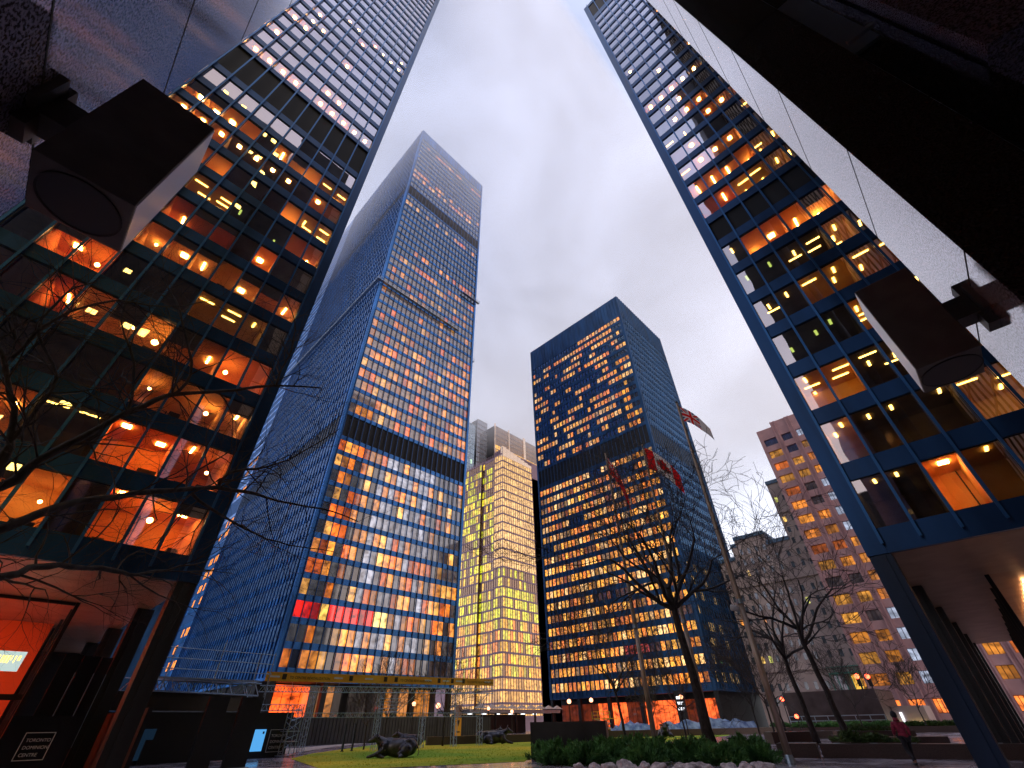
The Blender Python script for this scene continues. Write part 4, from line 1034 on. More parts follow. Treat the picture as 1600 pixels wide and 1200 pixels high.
# ------------------------------------------------------------------ bronze cows
def skin_obj(name, verts, edges, radii, mt, parent=None, sub=2, root=0):
    me = bpy.data.meshes.new(name); me.from_pydata(verts, edges, []); me.update()
    o = bpy.data.objects.new(name, me); col.objects.link(o)
    if parent: o.parent = parent
    md = o.modifiers.new('skin', 'SKIN'); md.use_smooth_shade = True
    if not me.skin_vertices: me.attributes  # layer is made by the modifier
    return o
def make_skin_mesh(name, verts, edges, radii, sub=2, root=0):
    """grow a continuous skin over a skeleton and return the evaluated mesh"""
    me = bpy.data.meshes.new(name+'_skeleton'); me.from_pydata(verts, edges, [])
    bm = bmesh.new(); bm.from_mesh(me); lay = bm.verts.layers.skin.verify(); bm.verts.ensure_lookup_table()
    for v, r_ in zip(bm.verts, radii):
        rr_ = r_ if isinstance(r_, tuple) else (r_, r_); v[lay].radius = rr_; v[lay].use_root = False
    bm.verts[root][lay].use_root = True
    bm.to_mesh(me); bm.free()
    o = bpy.data.objects.new(name, me); col.objects.link(o)
    md = o.modifiers.new('skin', 'SKIN'); md.use_smooth_shade = True; md.branch_smoothing = .4
    sd_ = o.modifiers.new('sub', 'SUBSURF'); sd_.levels = sub; sd_.render_levels = sub
    dg = bpy.context.evaluated_depsgraph_get(); ev = o.evaluated_get(dg)
    out = bpy.data.meshes.new_from_object(ev); out.name = name
    bpy.data.objects.remove(o); bpy.data.meshes.remove(me)
    return out
# lying cow: x forward (head), z up, length about 3 m; overlapping masses fused into one surface
cb_ = MB(); E_ = lambda c, r: cb_.ball(c, 1, 18, 12, sq=r)
E_((-.25, 0, .54), (1.02, .54, .50)); E_((-1.02, 0, .56), (.52, .48, .46)); E_((.58, 0, .58), (.52, .43, .48)); E_((.42, 0, .88), (.48, .20, .22))
for s_ in (-1, 1): E_((-.92, s_*.26, .88), (.22, .15, .14)); E_((.66, s_*.34, .52), (.26, .16, .34))
E_((-.72, .46, .40), (.46, .26, .36)); E_((-.72, -.46, .40), (.46, .26, .36)); E_((-.45, 0, .86), (.7, .14, .16))
cb_.tube([(.66, 0, .72), (.92, 0, .88), (1.18, 0, 1.04)], [.36, .28, .20], 14); cb_.tube([(.82, 0, .50), (1.0, 0, .70), (1.16, 0, .92)], [.12, .13, .10], 10)
E_((1.24, 0, 1.10), (.23, .19, .19)); cb_.tube([(1.28, 0, 1.08), (1.48, 0, .99), (1.66, 0, .91)], [.17, .135, .115], 14); E_((1.68, 0, .90), (.12, .135, .10)); E_((1.46, 0, .90), (.2, .09, .09))
for s_ in (-1, 1): E_((1.33, s_*.145, 1.12), (.07, .045, .055))
cb_.tube([(.70, .36, .46), (1.16, .44, .20)], [.18, .11], 10); cb_.tube([(1.16, .44, .20), (.70, .52, .10), (.60, .54, .07)], [.11, .085, .10], 10)
cb_.tube([(.74, -.34, .42), (1.22, -.42, .18), (1.62, -.40, .09), (1.74, -.40, .08)], [.18, .12, .085, .10], 10)
for s_ in (-1, 1): cb_.tube([(-.60, s_*.56, .30), (-.25, s_*.72, .20), (-.62, s_*.84, .10), (-.30, s_*.90, .08)], [.22, .15, .09, .10], 10)
cb_.tube([(-1.46, 0, .72), (-1.58, .05, .52), (-1.66, .12, .28), (-1.58, .20, .10)], [.05, .04, .035, .05], 8)
_o = cb_.build('cow_form', M['bronze'])
_m = _o.modifiers.new('fuse', 'REMESH'); _m.mode = 'VOXEL'; _m.voxel_size = .035; _m.use_smooth_shade = True
_m = _o.modifiers.new('soften', 'SMOOTH'); _m.iterations = 7; _m.factor = .55
bpy.context.view_layer.update()
cowmesh = bpy.data.meshes.new_from_object(_o.evaluated_get(bpy.context.evaluated_depsgraph_get())); cowmesh.name = 'bronze_cow'; bpy.data.objects.remove(_o)
if not cowmesh.materials: cowmesh.materials.append(M['bronze'])
hm = MB()
for s in (-1, 1):
    hm.tube([(1.20, s*.10, 1.22), (1.20, s*.28, 1.32), (1.26, s*.38, 1.50)], [.055, .042, .012], 7)
earm = MB()
for s in (-1, 1):
    earm.ball((1.10, s*.34, 1.10), .17, 8, 6, sq=(.5, 1.25, .5))
def cow(x, y, rz, label, sc_k=1.0):
    o = bpy.data.objects.new('cow_statue', cowmesh); col.objects.link(o); o.location = (x, y, -.02); o.rotation_euler = (0, 0, rz); o.scale = (sc_k,)*3
    tag(o, label, 'cow statue', 'bronze cows lying on the lawn')
    for k, mbk in (('horns', hm), ('ears', earm)):
        if k not in cache: cache[k] = mbk.build(k, M['bronze'], smooth=True); h_ = cache[k]
        else: h_ = cache[k].copy(); col.objects.link(h_)
        h_.parent = o
cache = {}
vdir = lambda x, y: atan2(y, x)
cow(21.3, 32.1, radians(148), 'nearest bronze cow lying on the lawn, its head to the left')
cow(33.2, 47.6, radians(130), 'bronze cow lying just behind the nearest one, partly hidden')
cow(41.6, 43.5, radians(-42), 'bronze cow lying with its head raised to the right, in the middle of the lawn', 1.1)
cow(44.2, 47.3, radians(-60), 'bronze cow half hidden behind the one in the middle of the lawn', 1.1)
cow(66.5, 36.9, radians(212), 'far bronze cow facing the viewer behind the flagpoles', 1.2)

# ------------------------------------------------------------------ walls, kerbs, planters, benches on the plaza
def blk(name, label, cat, pts, z0, z1, mt, group=None, cap=None):
    """upright block over a footprint polygon"""
    cx = sum(p[0] for p in pts)/len(pts); cy = sum(p[1] for p in pts)/len(pts); org = (cx, cy, z0)
    r = empty(name, org); tag(r, label, cat, group)
    b = MB(); n = len(pts)
    ar = sum(pts[i][0]*pts[(i+1) % n][1]-pts[(i+1) % n][0]*pts[i][1] for i in range(n))
    if ar < 0: pts = pts[::-1]
    b.poly([(x, y, z1) for x, y in pts])
    for i in range(n):
        (x0, y0), (x1, y1) = pts[i], pts[(i+1) % n]; b.quad((x0, y0, z0), (x1, y1, z0), (x1, y1, z1), (x0, y0, z1))
    o = b.build('body', mt, r, org)
    bv = o.modifiers.new('bevel', 'BEVEL'); bv.width = .012; bv.segments = 2; bv.limit_method = 'ANGLE'
    return r, org
def strip(x0, y0, x1, y1, w):
    l = hypot(x1-x0, y1-y0); nx, ny = -(y1-y0)/l*w/2, (x1-x0)/l*w/2
    return [(x0+nx, y0+ny), (x1+nx, y1+ny), (x1-nx, y1-ny), (x0-nx, y0-ny)]
M['wallblack'] = noisy(mat('black_steel_wall', (.02, .022, .032), .4), (.014, .016, .024), (.03, .033, .045), .8)
r, o_ = blk('plaza_wall', 'large plain black wall block beside the shrub bed', 'wall', [(25.7, 23.66), (31.2, 21.7), (33.9, 23.4), (28.6, 26.3)], 0, 1.72, M['wallblack'])
r, o_ = blk('low_wall', 'long low dark wall crossing the lawn behind the cows', 'low wall', strip(36.5, 49.0, 53.0, 43.0, .6), 0, .72, M['granite_bench'])
blk('low_wall', 'low dark kerb wall beyond the lawn in front of the right-centre tower', 'low wall', strip(62, 47, 96, 22, .8), 0, .75, M['granite_bench'])
blk('low_wall', 'low dark wall under the far hedge on the right', 'low wall', strip(86.5, 33, 91.5, 3.4, .8), 0, .66, M['granite_bench'])
G_ = 'granite planters and benches on the plaza'
pl = [('long granite planter box nearest the right column', strip(33.0, 9.3, 35.2, 1.2, .9), .56), ('granite planter box left of the nearest long one', strip(32.6, 11.3, 33.0, 9.42, 1.3), .58),
      ('dark granite block in the second row, beside the right flagpole', strip(49.2, 17.6, 52.5, 15.0, 1.2), .78), ('low dark granite bench in the third row', strip(62, 18.5, 70, 13.5, 1.0), .62),
      ('dark granite planter edge behind the two planter trees', strip(53.5, 13.5, 56.5, 8.5, 1.2), .75)]
for i, (lb, pts, z1) in enumerate(pl):
    r, o_ = blk('planter', lb, 'planter', pts, 0, z1, M['granite_bench'], G_)
    b = MB()
    for k in range(5):
        t = .1+.2*k; (xa, ya), (xb, yb) = pts[0], pts[1]; x = xa+(xb-xa)*t; y = ya+(yb-ya)*t; w_ = .16
        b.box(x-.12, x+.1, y-w_, y+w_, z1-.05, z1+.014)
    b.build('skate_stop', M['galv'], r, o_)['kind'] = 'stuff'
bl = [('brown granite seat block behind the walker', 45.5, 9.6, .3), ('square granite seat block with a lit side', 43.2, 7.6, .1), ('granite seat block nearest the right column row', 44.0, 6.1, .5), ('low granite slab seat left of the walker', 47.5, 11.2, .0)]
for lb, x, y, a in bl:
    c_, s_ = cos(a), sin(a); w2, l2 = .55, 1.1
    pts = [(x+c_*u-s_*v, y+s_*u+c_*v) for u, v in ((-w2, -l2), (w2, -l2), (w2, l2), (-w2, l2))]
    r, o_ = blk('seat_block', lb, 'bench', pts, .0, .62, M['granite_bench'], G_)
# ------------------------------------------------------------------ juniper shrubs, planter plants, hedges
M['leafdark'] = noisy(mat('juniper_needles', (.012, .04, .016), .7), (.028, .12, .03), (.12, .32, .08), .9, detail=5)
M['leafmid'] = noisy(mat('planter_leaves', (.04, .10, .02), .7), (.02, .06, .012), (.09, .17, .03), 2)
def shrub_mesh(name, seed, rx, ry, h, n, mt, sz=.11):
    rg = random.Random(seed); b = MB()
    sprays = []
    for k in range(26):
        a = rg.uniform(0, 2*pi); el = rg.uniform(.15, 1.25); sprays.append((Vector((cos(a)*cos(el)*rx, sin(a)*cos(el)*ry, sin(el)*h*rg.uniform(.7, 1.25))), Vector((cos(a)*cos(el), sin(a)*cos(el), sin(el)+.2)).normalized()))
    for tip, d in sprays:
        for k in range(n//26):
            t = rg.random()**.6; p = tip*t*1.05+Vector((rg.gauss(0, 1), rg.gauss(0, 1), rg.gauss(0, 1)))*.10*(1.15-t*.6)
            if p.z < 0: p.z = rg.uniform(0, .08)
            dd = (d+rnd_perp(d, rg)*.7).normalized(); sd2 = rnd_perp(dd, rg)*sz*.20; l = sz*rg.uniform(.7, 1.5)
            b.poly([p-sd2, p+sd2, p+dd*l])
    me = b.build(name, M[mt]); return me
protos = [shrub_mesh('juniper_shrub', s, 1.35, 1.35, .72, 5200, 'leafdark', .17) for s in (1, 2, 3)]
spots = [(22.0, 18.6), (23.4, 19.6), (25.0, 19.4), (24.6, 17.6), (26.4, 18.2), (27.6, 19.3), (26.3, 16.2), (28.2, 16.8), (29.6, 17.6), (27.4, 14.6), (29.0, 13.6), (26.2, 13.2), (24.6, 14.8), (27.4, 12.0), (29.8, 19.6), (22.8, 17.4), (25.6, 11.6), (31.2, 12.6), (31.0, 15.6), (24.2, 21.2), (28.4, 10.9)]
place = ['at the left end of the bed', 'beside the black wall', 'in the middle of the bed', 'under the big bare tree', 'at the right end of the bed']
for i, (x, y) in enumerate(spots):
    o = protos[i] if i < 3 else protos[i % 3].copy()
    if i >= 3: col.objects.link(o)
    o.location = (x, y, 0); o.rotation_euler = (0, 0, i*1.7); s_ = .82+.33*((i*37) % 10)/10; o.scale = (s_, s_, s_*1.0)
    tag(o, 'dark green spreading juniper, one of many merging in the bed under the flagpoles', 'shrub', 'junipers in the shrub bed')
# boulders edging the bed
M['boulder'] = noisy(mat('pale_boulder', (.62, .54, .58), .8), (.42, .36, .40), (.80, .72, .75), 3, bump=.9, bscale=7, dist=.05)
def boulder(seed):
    me = bpy.data.meshes.new('boulder'); bm = bmesh.new(); bmesh.ops.create_icosphere(bm, subdivisions=4, radius=.5)
    for v in bm.verts:
        p = v.co*2.2+Vector((seed*7, 0, 0)); k = 1+.38*mnoise.noise(p)+.17*abs(mnoise.noise(p*2.7))+.06*mnoise.noise(p*7)
        v.co = Vector((v.co.x*1.25, v.co.y, v.co.z*.85))*k
    for f in bm.faces: f.smooth = seed % 2 == 0
    bm.to_mesh(me); bm.free(); me.materials.append(M['boulder']); return me
bm_ = [boulder(s) for s in range(4)]
for i in range(15):
    t = i/14; x = 21.0+3.9*t+.15*sin(i*3); y = 16.1-6.9*t+.2*cos(i*5)
    o = bpy.data.objects.new('boulder', bm_[i % 4]); col.objects.link(o); o.location = (x, y, -.02); o.rotation_euler = (.2*sin(i), .3*cos(i*2), i*1.3); s_ = .50+.22*((i*53) % 10)/10; o.scale = (s_, s_, s_*.8)
    tag(o, 'rough pale pinkish boulder in the row edging the juniper bed', 'boulder', 'pale boulders edging the shrub bed')
# planter plants and hedge
pp = shrub_mesh('planter_plant', 9, .7, .7, .45, 1300, 'leafmid', .14)
for i, (x, y, z, s_) in enumerate([(34.2, 7.9, .6, 1.0), (34.4, 6.9, .6, .8), (34.6, 5.6, .6, .7), (55.5, 12.2, .6, 1.2), (55.9, 10.6, .6, 1.1)]):
    o = pp if i == 0 else pp.copy()
    if i: col.objects.link(o)
    o.location = (x, y, z); o.scale = (s_, s_*1.4, s_); o.rotation_euler = (0, 0, i)
    tag(o, ['light green plant in the nearest long planter', 'smaller green plant in the middle of the nearest planter', 'lowest green plant at the right of the nearest planter', 'leafy plant behind the left planter tree', 'leafy plant behind the right planter tree'][i], 'plant', 'plants in the granite planters')
hg = random.Random(6)
def hedge(label, x0, y0, x1, y1, z, w, h, n=5000, mt='leafdark'):
    r = empty('hedge', (x0, y0, z)); tag(r, label, 'hedge'); b = MB(); L_ = hypot(x1-x0, y1-y0)
    for _ in range(n):
        t = hg.random(); p = Vector(((x1-x0)*t, (y1-y0)*t, 0))+Vector((hg.uniform(-w, w), hg.uniform(-w, w), h*hg.random()**.5*(1+.25*sin(t*31))))
        d = Vector((hg.uniform(-1, 1), hg.uniform(-1, 1), hg.uniform(0, 1.4))).normalized(); s2 = rnd_perp(d, hg)*.09
        b.poly([p-s2, p+s2, p+d*.34])
    b.build('foliage', M[mt], r)
hedge('low dark hedge before the brown podium on the right', 87.6, 30, 90.5, 14, .5, .6, .55)
hedge('bright green low hedge at the foot of the pink tower', 90.6, 13.5, 91.6, 3.8, .5, .6, .45, mt='leafmid')
print('nature ok')

# ------------------------------------------------------------------ scaffold gantry with the yellow banner, hoardings
M['banner'] = noisy(mat('yellow_banner', (.95, .46, .03), .6), (.88, .40, .025), (1., .54, .05), .7)
M['bannertext'] = mat('banner_print', (.05, .03, .01), .6); M['white'] = mat('white_print', (.8, .8, .8), .6)
A0 = Vector((16.2, 45.2, 0)); A1 = Vector((39.6, 42.6, 0)); AD = (A1-A0).normalized(); AN = Vector((AD.y, -AD.x, 0)); AL = (A1-A0).length
if AN.y > 0: AN = -AN
def gp(s, d, z): return A0+AD*s+AN*d+Vector((0, 0, z))
def text(body, size, loc, rx, rz, mt, parent=None, name='lettering', align='LEFT'):
    cu = bpy.data.curves.new(name, 'FONT'); cu.body = body; cu.size = size; cu.align_x = align; cu.extrude = .002; cu.materials.append(mt)
    o = bpy.data.objects.new(name, cu); col.objects.link(o); o.location = loc; o.rotation_euler = (rx, 0, rz)
    bpy.context.view_layer.update()
    me = bpy.data.meshes.new_from_object(o.evaluated_get(bpy.context.evaluated_depsgraph_get())); me.name = name
    mw_ = o.matrix_world.copy(); bpy.data.objects.remove(o)
    o = bpy.data.objects.new(name, me); col.objects.link(o); o.matrix_world = mw_
    if parent: o.parent = parent; o.matrix_parent_inverse = Matrix.Translation(-parent.location)
    return o
def truss(mb, p0, p1, h, w=.0, n=20, r=.035):
    """ladder truss from p0 to p1 (bottom chord), height h"""
    p0 = Vector(p0); p1 = Vector(p1); up = Vector((0, 0, h)); d = (p1-p0)/n
    mb.tube([p0, p1], r, 6); mb.tube([p0+up, p1+up], r, 6)
    for i in range(n):
        a = p0+d*i; mb.tube([a, a+d*.5+up], r*.6, 5, cap=False); mb.tube([a+d*.5+up, a+d], r*.6, 5, cap=False)
def tower_truss(mb, c, hz, w=.45, r=.03):
    c = Vector(c); cs = [c+Vector((sx*w/2, sy*w/2, 0)) for sx, sy in ((-1, -1), (1, -1), (1, 1), (-1, 1))]
    for q in cs: mb.tube([q, q+Vector((0, 0, hz))], r, 6)
    n = int(hz/.5)
    for i in range(n):
        for j in range(4):
            a = cs[j]+Vector((0, 0, hz*i/n)); b_ = cs[(j+1) % 4]+Vector((0, 0, hz*(i+(.5 if (i+j) % 2 else 0)+.5)/n)); mb.tube([a, b_], r*.55, 4, cap=False)
r = empty('scaffold_gantry', A0); tag(r, 'silver truss gantry spanning the plaza below the yellow banner', 'gantry'); o_ = tuple(A0)
b = MB(); truss(b, gp(0, 0, 4.05), gp(AL, 0, 4.35), .42, n=44); b.build('upper_truss', M['galv'], r, o_)
b = MB(); truss(b, gp(0, .9, 4.0), gp(AL, .9, 4.3), .42, n=44); b.build('upper_truss', M['galv'], r, o_)
b = MB(); truss(b, gp(2.6, 0, 2.35), gp(AL-1.2, 0, 2.35), .30, n=52, r=.028); b.build('lower_truss', M['galv'], r, o_)
for s_ in (4.4, 10.8, 15.5, 19.2, AL-1.2):
    b = MB(); tower_truss(b, gp(s_, .2, 0), 4.1, .42, .026); b.build('tower_leg', M['galv'], r, o_)
b = MB(); b.tube([gp(AL-2.4, 0, 2.6), gp(AL, 0, 4.4)], .035, 6); b.tube([gp(AL-1.2, 0, 2.6), gp(AL, 0, 4.4)], .035, 6); b.tube([gp(12.7, -.1, 2.6), gp(14.5, -.1, 4.0)], .03, 6); b.build('brace', M['galv'], r, o_)
b = MB()
for i in range(5): b.tube([gp(10.9, -.2, 2.75+i*.25), gp(13.1, -.2, 2.75+i*.25)], .02, 5)
for s_ in (10.9, 12, 13.1): b.tube([gp(s_, -.2, 2.65), gp(s_, -.2, 3.9)], .02, 5)
b.build('railing', M['galv'], r, o_)
for i in range(12):
    s_ = .5+i*(AL-1)/11; b = MB(); b.tube([gp(s_, -.05, 4.5+.012*s_), gp(s_, -.05, 5.65+.012*s_)], .022, 5); b.build('banner_post', M['galv'], r, o_)
rb = empty('banner', gp(0, .95, 4.8)); tag(rb, 'long yellow banner with small dark print on top of the gantry', 'banner'); ob = tuple(gp(0, .95, 4.8))
b = MB(); q = [gp(0, .95, 4.72), gp(AL, .95, 4.98), gp(AL, .95, 5.58), gp(0, .95, 5.36)]; q2 = [v-AN*.03 for v in q]
b.quad(*q); b.quad(*q2[::-1]); b.quad(q[0], q2[0], q2[1], q[1]); b.quad(q[3], q[2], q2[2], q2[3]); b.quad(q[0], q[3], q2[3], q2[0]); b.quad(q[1], q2[1], q2[2], q[2]); b.build('sheet', M['banner'], rb, ob)
rz_ = atan2(AD.y, AD.x)
for i, (s_, tx) in enumerate(((1.9, 'TD CENTRE REVITALIZATION'), (12.2, 'TD CENTRE REVITALIZATION'), (20.0, 'TD CENTRE REVITALIZATION'))):
    p = gp(s_, .97, 4.92+.0115*s_); text(tx, .26, p, pi/2, rz_, M['bannertext'], rb)
for s_ in (1.3, 7.1, 10.5, 11.6, 16.4, 18.0, 19.4):
    b = MB(); p = gp(s_, .965, 4.86+.0115*s_); t = AD*.34; u = Vector((0, 0, .38)); b.quad(p, p+t, p+t+u, p+u); b.build('banner_mark', M['bannertext'], rb, ob)
for s_ in (.3, 5.7, 8.6, 14.9, 17.0, 18.6, 22.3):
    b = MB(); p = gp(s_, .965, 4.98+.0115*s_); t = AD*.8; u = Vector((0, 0, .13)); b.quad(p, p+t, p+t+u, p+u); b.build('banner_mark', M['white'], rb, ob)
# left scaffold deck with railings
r = empty('scaffold_deck', (7.5, 40, 3.6)); tag(r, 'raised silver scaffold deck with four rails, left of the tallest tower base', 'scaffold'); o_ = (7.5, 40, 3.6)
S0 = Vector((7.0, 40.6, 0)); S1 = Vector((14.6, 40.0, 0)); SD = (S1-S0)/7.6
def sp_(s, z, d=0): return S0+SD*s+Vector((0, d, z-.012*s))
b = MB(); truss(b, sp_(-.5, 3.72), sp_(7.4, 3.62), .72, n=9, r=.05); b.build('deck_truss', M['galv'], r, o_)
b = MB(); truss(b, sp_(-.5, 3.72, 2), sp_(7.4, 3.62, 2), .72, n=9, r=.05); b.build('deck_truss', M['galv'], r, o_)
for z in (4.95, 5.55, 6.15):
    b = MB(); b.tube([sp_(.0, z), sp_(7.9, z)], .032, 6); b.build('rail', M['galv'], r, o_)
for s_, z1 in ((1.3, 6.2), (4.2, 6.8), (6.8, 6.1), (7.8, 6.3)):
    b = MB(); b.tube([sp_(s_, 3.7), sp_(s_, z1)], .035, 6); b.build('post', M['galv'], r, o_)
b = MB(); b.box(7.2, 14.3, 40.1, 42.6, 4.38, 4.44); b.build('deck', M['galv'], r, o_)
# small truss + tower at the hoarding corner
r = empty('scaffold_tower', (17.6, 41.2, 0)); tag(r, 'slim silver scaffold tower standing at the corner of the black hoarding', 'scaffold tower'); o_ = (17.6, 41.2, 0)
b = MB(); tower_truss(b, (18.0, 41.3, 0), 3.1, .8, .03); b.build('tower_leg', M['galv'], r, o_)
b = MB(); truss(b, (14.0, 41.6, 2.72), (18.4, 41.1, 2.72), .36, n=12, r=.03); b.build('side_truss', M['galv'], r, o_)
for z in (.05, .85, 1.45): 
    b = MB(); b.box(17.4, 18.5, 40.85, 41.75, z, z+.05); b.build('tray', M['galv'], r, o_)
# hoardings (black panels) with a poster, a notice and a blue screen
rH2 = empty('hoarding', (14, 41.8, 0)); tag(rH2, 'tall black site hoarding with a blue screen and white lettered sign', 'hoarding'); oh = (14, 41.8, 0)
b = MB(); b.box(6.2, 18.2, 41.9, 42.1, 0, 2.62); b.box(6.0, 6.2, 30, 42, 0, 2.5); b.build('panel', M['black'], rH2, oh)
b = MB(); b.box(6.3, 14.2, 41.6, 41.88, 2.68, 3.7); b.build('upper_panel', M['blackgloss'], rH2, oh)
M['screen'] = emit('lit_blue_screen', (.08, .34, .72), .75); M['screendim'] = emit('dim_blue_screen', (.03, .08, .16), .12)
b = MB(); b.box(14.6, 16.35, 41.78, 41.88, .38, 1.62); so2 = b.build('screen', M['screen'], rH2, oh)
b = MB(); b.box(16.12, 16.24, 41.75, 41.775, 1.36, 1.5); b.build('screen_mark', M['black'], so2, oh)
b = MB(); b.box(7.3, 9.3, 41.78, 41.88, .2, 1.75); b.build('screen', M['screendim'], rH2, oh)
b = MB(); b.box(8.9, 9.6, 41.6, 41.77, 0, 1.2); b.build('screen_stand', M['black'], rH2, oh)
def sign(x, y, w, h, z, parent, off, sizes):
    b = MB(); t = .025
    for q in ((x, x+w, z, z+t), (x, x+w, z+h-t, z+h), (x, x+t, z, z+h), (x+w-t, x+w, z, z+h)): b.box(q[0], q[1], y-.03, y-.005, q[2], q[3])
    b.build('sign_border', M['white'], parent, off)
    for i, tx in enumerate(('TORONTO', 'DOMINION', 'CENTRE')):
        text(tx, sizes, (x+w*.12, y-.02, z+h*(.66-.26*i)), pi/2, 0, M['white'], parent)
sign(16.7, 41.88, 1.25, 1.3, .3, rH2, oh, .23)
rq = empty('directory_board', (2.9, 33.2, 0)); tag(rq, 'black board with a white outlined sign inside the left tower colonnade', 'sign board'); oq = (2.9, 33.2, 0)
b = MB(); b.box(1.6, 4.2, 33.2, 33.4, 0, 2.25); b.build('board', M['blackgloss'], rq, oq); sign(2.35, 33.19, 1.05, .98, .68, rq, oq, .17)
for (x0, x1, lb) in ((8.95, 9.95, 'left of two tall black slabs standing at the lawn edge'), (10.6, 11.75, 'right of two tall black slabs standing at the lawn edge')):
    r = empty('black_slab', (x0, 31.6, 0)); tag(r, lb, 'slab', 'black slabs before the hoarding')
    b = MB(); b.box(x0, x1, 31.6, 31.85, .05, 3.05); o = b.build('panel', M['black'], r, (x0, 31.6, 0)); b = MB(); b.box(x0-.1, x1+.1, 31.4, 32.1, 0, .06); b.build('foot', M['galv'], r, (x0, 31.6, 0))
for (x, y, lb) in ((24.2, 44.4, 'left of two thin black bollard posts on the path'), (25.4, 44.9, 'right of two thin black bollard posts on the path')):
    r = empty('post', (x, y, 0)); tag(r, lb, 'post'); b = MB(); b.box(x-.07, x+.07, y-.07, y+.07, 0, 1.9); b.box(x-.12, x+.12, y-.12, y+.12, 0, .04); b.build('shaft', M['black'], r, (x, y, 0))
# dark site fence across the foot of the tallest tower, with a warning poster
r = empty('site_fence', (20, 66, 0)); tag(r, 'dark ribbed site fence in front of the tallest tower lobby', 'fence'); o_ = (20, 66, 0)
b = MB(); b.box(20, 62, 66, 66.15, 0, 2.7)
for i in range(84): b.box(20+i*.5, 20.06+i*.5, 65.94, 65.998, 0, 2.7)
b.build('panel', M['wallblack'], r, o_)
b = MB(); b.box(54.3, 55.5, 65.8, 65.9, .4, 2.6); po = b.build('poster', M['banner'], r, o_)
b = MB(); b.box(54.3, 55.5, 65.8, 65.9, 2.61, 4.2); b.build('poster', mat('pink_poster', (.35, .2, .2), .6), r, o_)
b = MB(); b.poly([(54.9, 65.78, 1.5), (55.2, 65.78, 2.3), (54.6, 65.78, 2.3)]); b.box(54.6, 55.2, 65.77, 65.79, .8, .95); b.build('poster_mark', M['bannertext'], po, o_)

# ------------------------------------------------------------------ lamps, signals, site clutter, walker
gl = [(50.5, 40, 3.7, 'rose globe lamp left of the black wall top'), (55, 40, 3.9, 'bright orange globe lamp above the black wall'), (62, 31.3, 4.0, 'globe lamp before the right-centre tower, by the middle flagpole'),
      (47, 61, 3.9, 'brightest orange lamp on the gantry, over the lawn'), (62, 61, 3.3, 'orange lamp above the pavilion canopy'), (58.5, 62.8, 3.7, 'pale lamp at the right end of the gantry'), (40, 57, 3.9, 'small orange lamp left of the brightest gantry lamp'), (75, 22.6, 1.9, 'low red lamp by the saplings on the right'), (78, 24.6, 3.8, 'upper red lamp by the saplings on the right')]
for i, (x, y, z, lb) in enumerate(gl):
    r = empty('street_lamp', (x, y, 0)); tag(r, lb, 'street lamp', 'globe lamps around the plaza')
    b = MB(); b.tube([(x, y, 0), (x, y, z-.2)], [.07, .05], 8); b.build('pole', M['black'], r, (x, y, 0))
    b = MB(); b.ball((x, y, z), .24 if i != 3 else .32, 12, 8); b.build('globe', M['globe'] if i < 7 else M['red_light'], r, (x, y, 0), smooth=True)
    b = MB(); b.tube([(x, y, z-.26), (x, y, z-.2)], .12, 8); b.build('collar', M['black'], r, (x, y, 0))
for x, y, z, lb in ((96, 18.2, 6.6, 'left red traffic light on the street by the pink tower'), (96, 16.8, 6.5, 'right red traffic light on the street by the pink tower')):
    r = empty('traffic_light', (x, y, 0)); tag(r, lb, 'traffic light', 'red traffic lights')
    b = MB(); b.box(x, x+.35, y-.25, y+.25, z-1.1, z+.55); b.build('housing', M['black'], r, (x, y, 0))
    b = MB(); b.tube([(x+.2, y, GZ), (x+.2, y, z-1.1)], .09, 8); b.build('pole', M['black'], r, (x, y, 0))
    b = MB(); b.ball((x-.03, y, z+.15), .33, 12, 8, sq=(.3, 1, 1)); b.build('red_lens', M['red_light'], r, (x, y, 0), smooth=True)
    b = MB(); b.ball((x+.1, y, z-.4), .13, 8, 6, sq=(.5, 1, 1)); b.build('dark_lens', M['louver'], r, (x, y, 0))
# construction goods beneath the right-centre tower
M['blue_tarp'] = noisy(mat('blue_tarpaulin', (.06, .20, .50), .5), (.03, .10, .30), (.25, .40, .65), 1.2, bump=.8, bscale=2); M['yellowp'] = mat('yellow_paint', (.7, .42, .03), .5)
def tarp(label, x0, y0, x1, y1, h, seed):
    r = empty('tarpaulin_stack', (x0, y0, 0)); tag(r, label, 'covered stack'); b = MB(); n = 26; rg = random.Random(seed)
    hh = [[h*(.55+.5*mnoise.noise(Vector((i*.35, j*.6, seed)))+.3*(1-abs(i/n-.5)*2)) for j in range(5)] for i in range(n+1)]
    ax = Vector((x1-x0, y1-y0, 0)); ay = Vector((-ax.y, ax.x, 0)).normalized()*1.6
    P = lambda i, j: Vector((x0, y0, 0))+ax*(i/n)+ay*((j-2)/2)
    for i in range(n):
        for j in range(4):
            b.quad(*[P(a, c)+Vector((0, 0, hh[a][c] if 0 < c < 4 else .02)) for a, c in ((i, j), (i, j+1), (i+1, j+1), (i+1, j))])
    b.build('cover', M['blue_tarp'], r, (x0, y0, 0))
tarp('long stack of goods under blue tarpaulin, behind the middle flagpole', 86, 47.5, 100, 38, 2.2, 3)
tarp('smaller heap under blue tarpaulin beside the yellow lift', 82, 56, 86, 50, 1.8, 8)
r = empty('scissor_lift', (84, 60, 0)); tag(r, 'yellow scissor lift parked beside the blue tarpaulins', 'scissor lift'); o_ = (84, 60, 0)
b = MB(); b.box(83, 85, 56.5, 60.5, .35, .8); b.build('chassis', M['yellowp'], r, o_)
b = MB(); b.box(83, 85, 56.4, 60.6, 2.2, 2.3); 
for y_ in (56.5, 57.8, 59.2, 60.5): b.box(83, 83.08, y_, y_+.08, 2.3, 3.3)
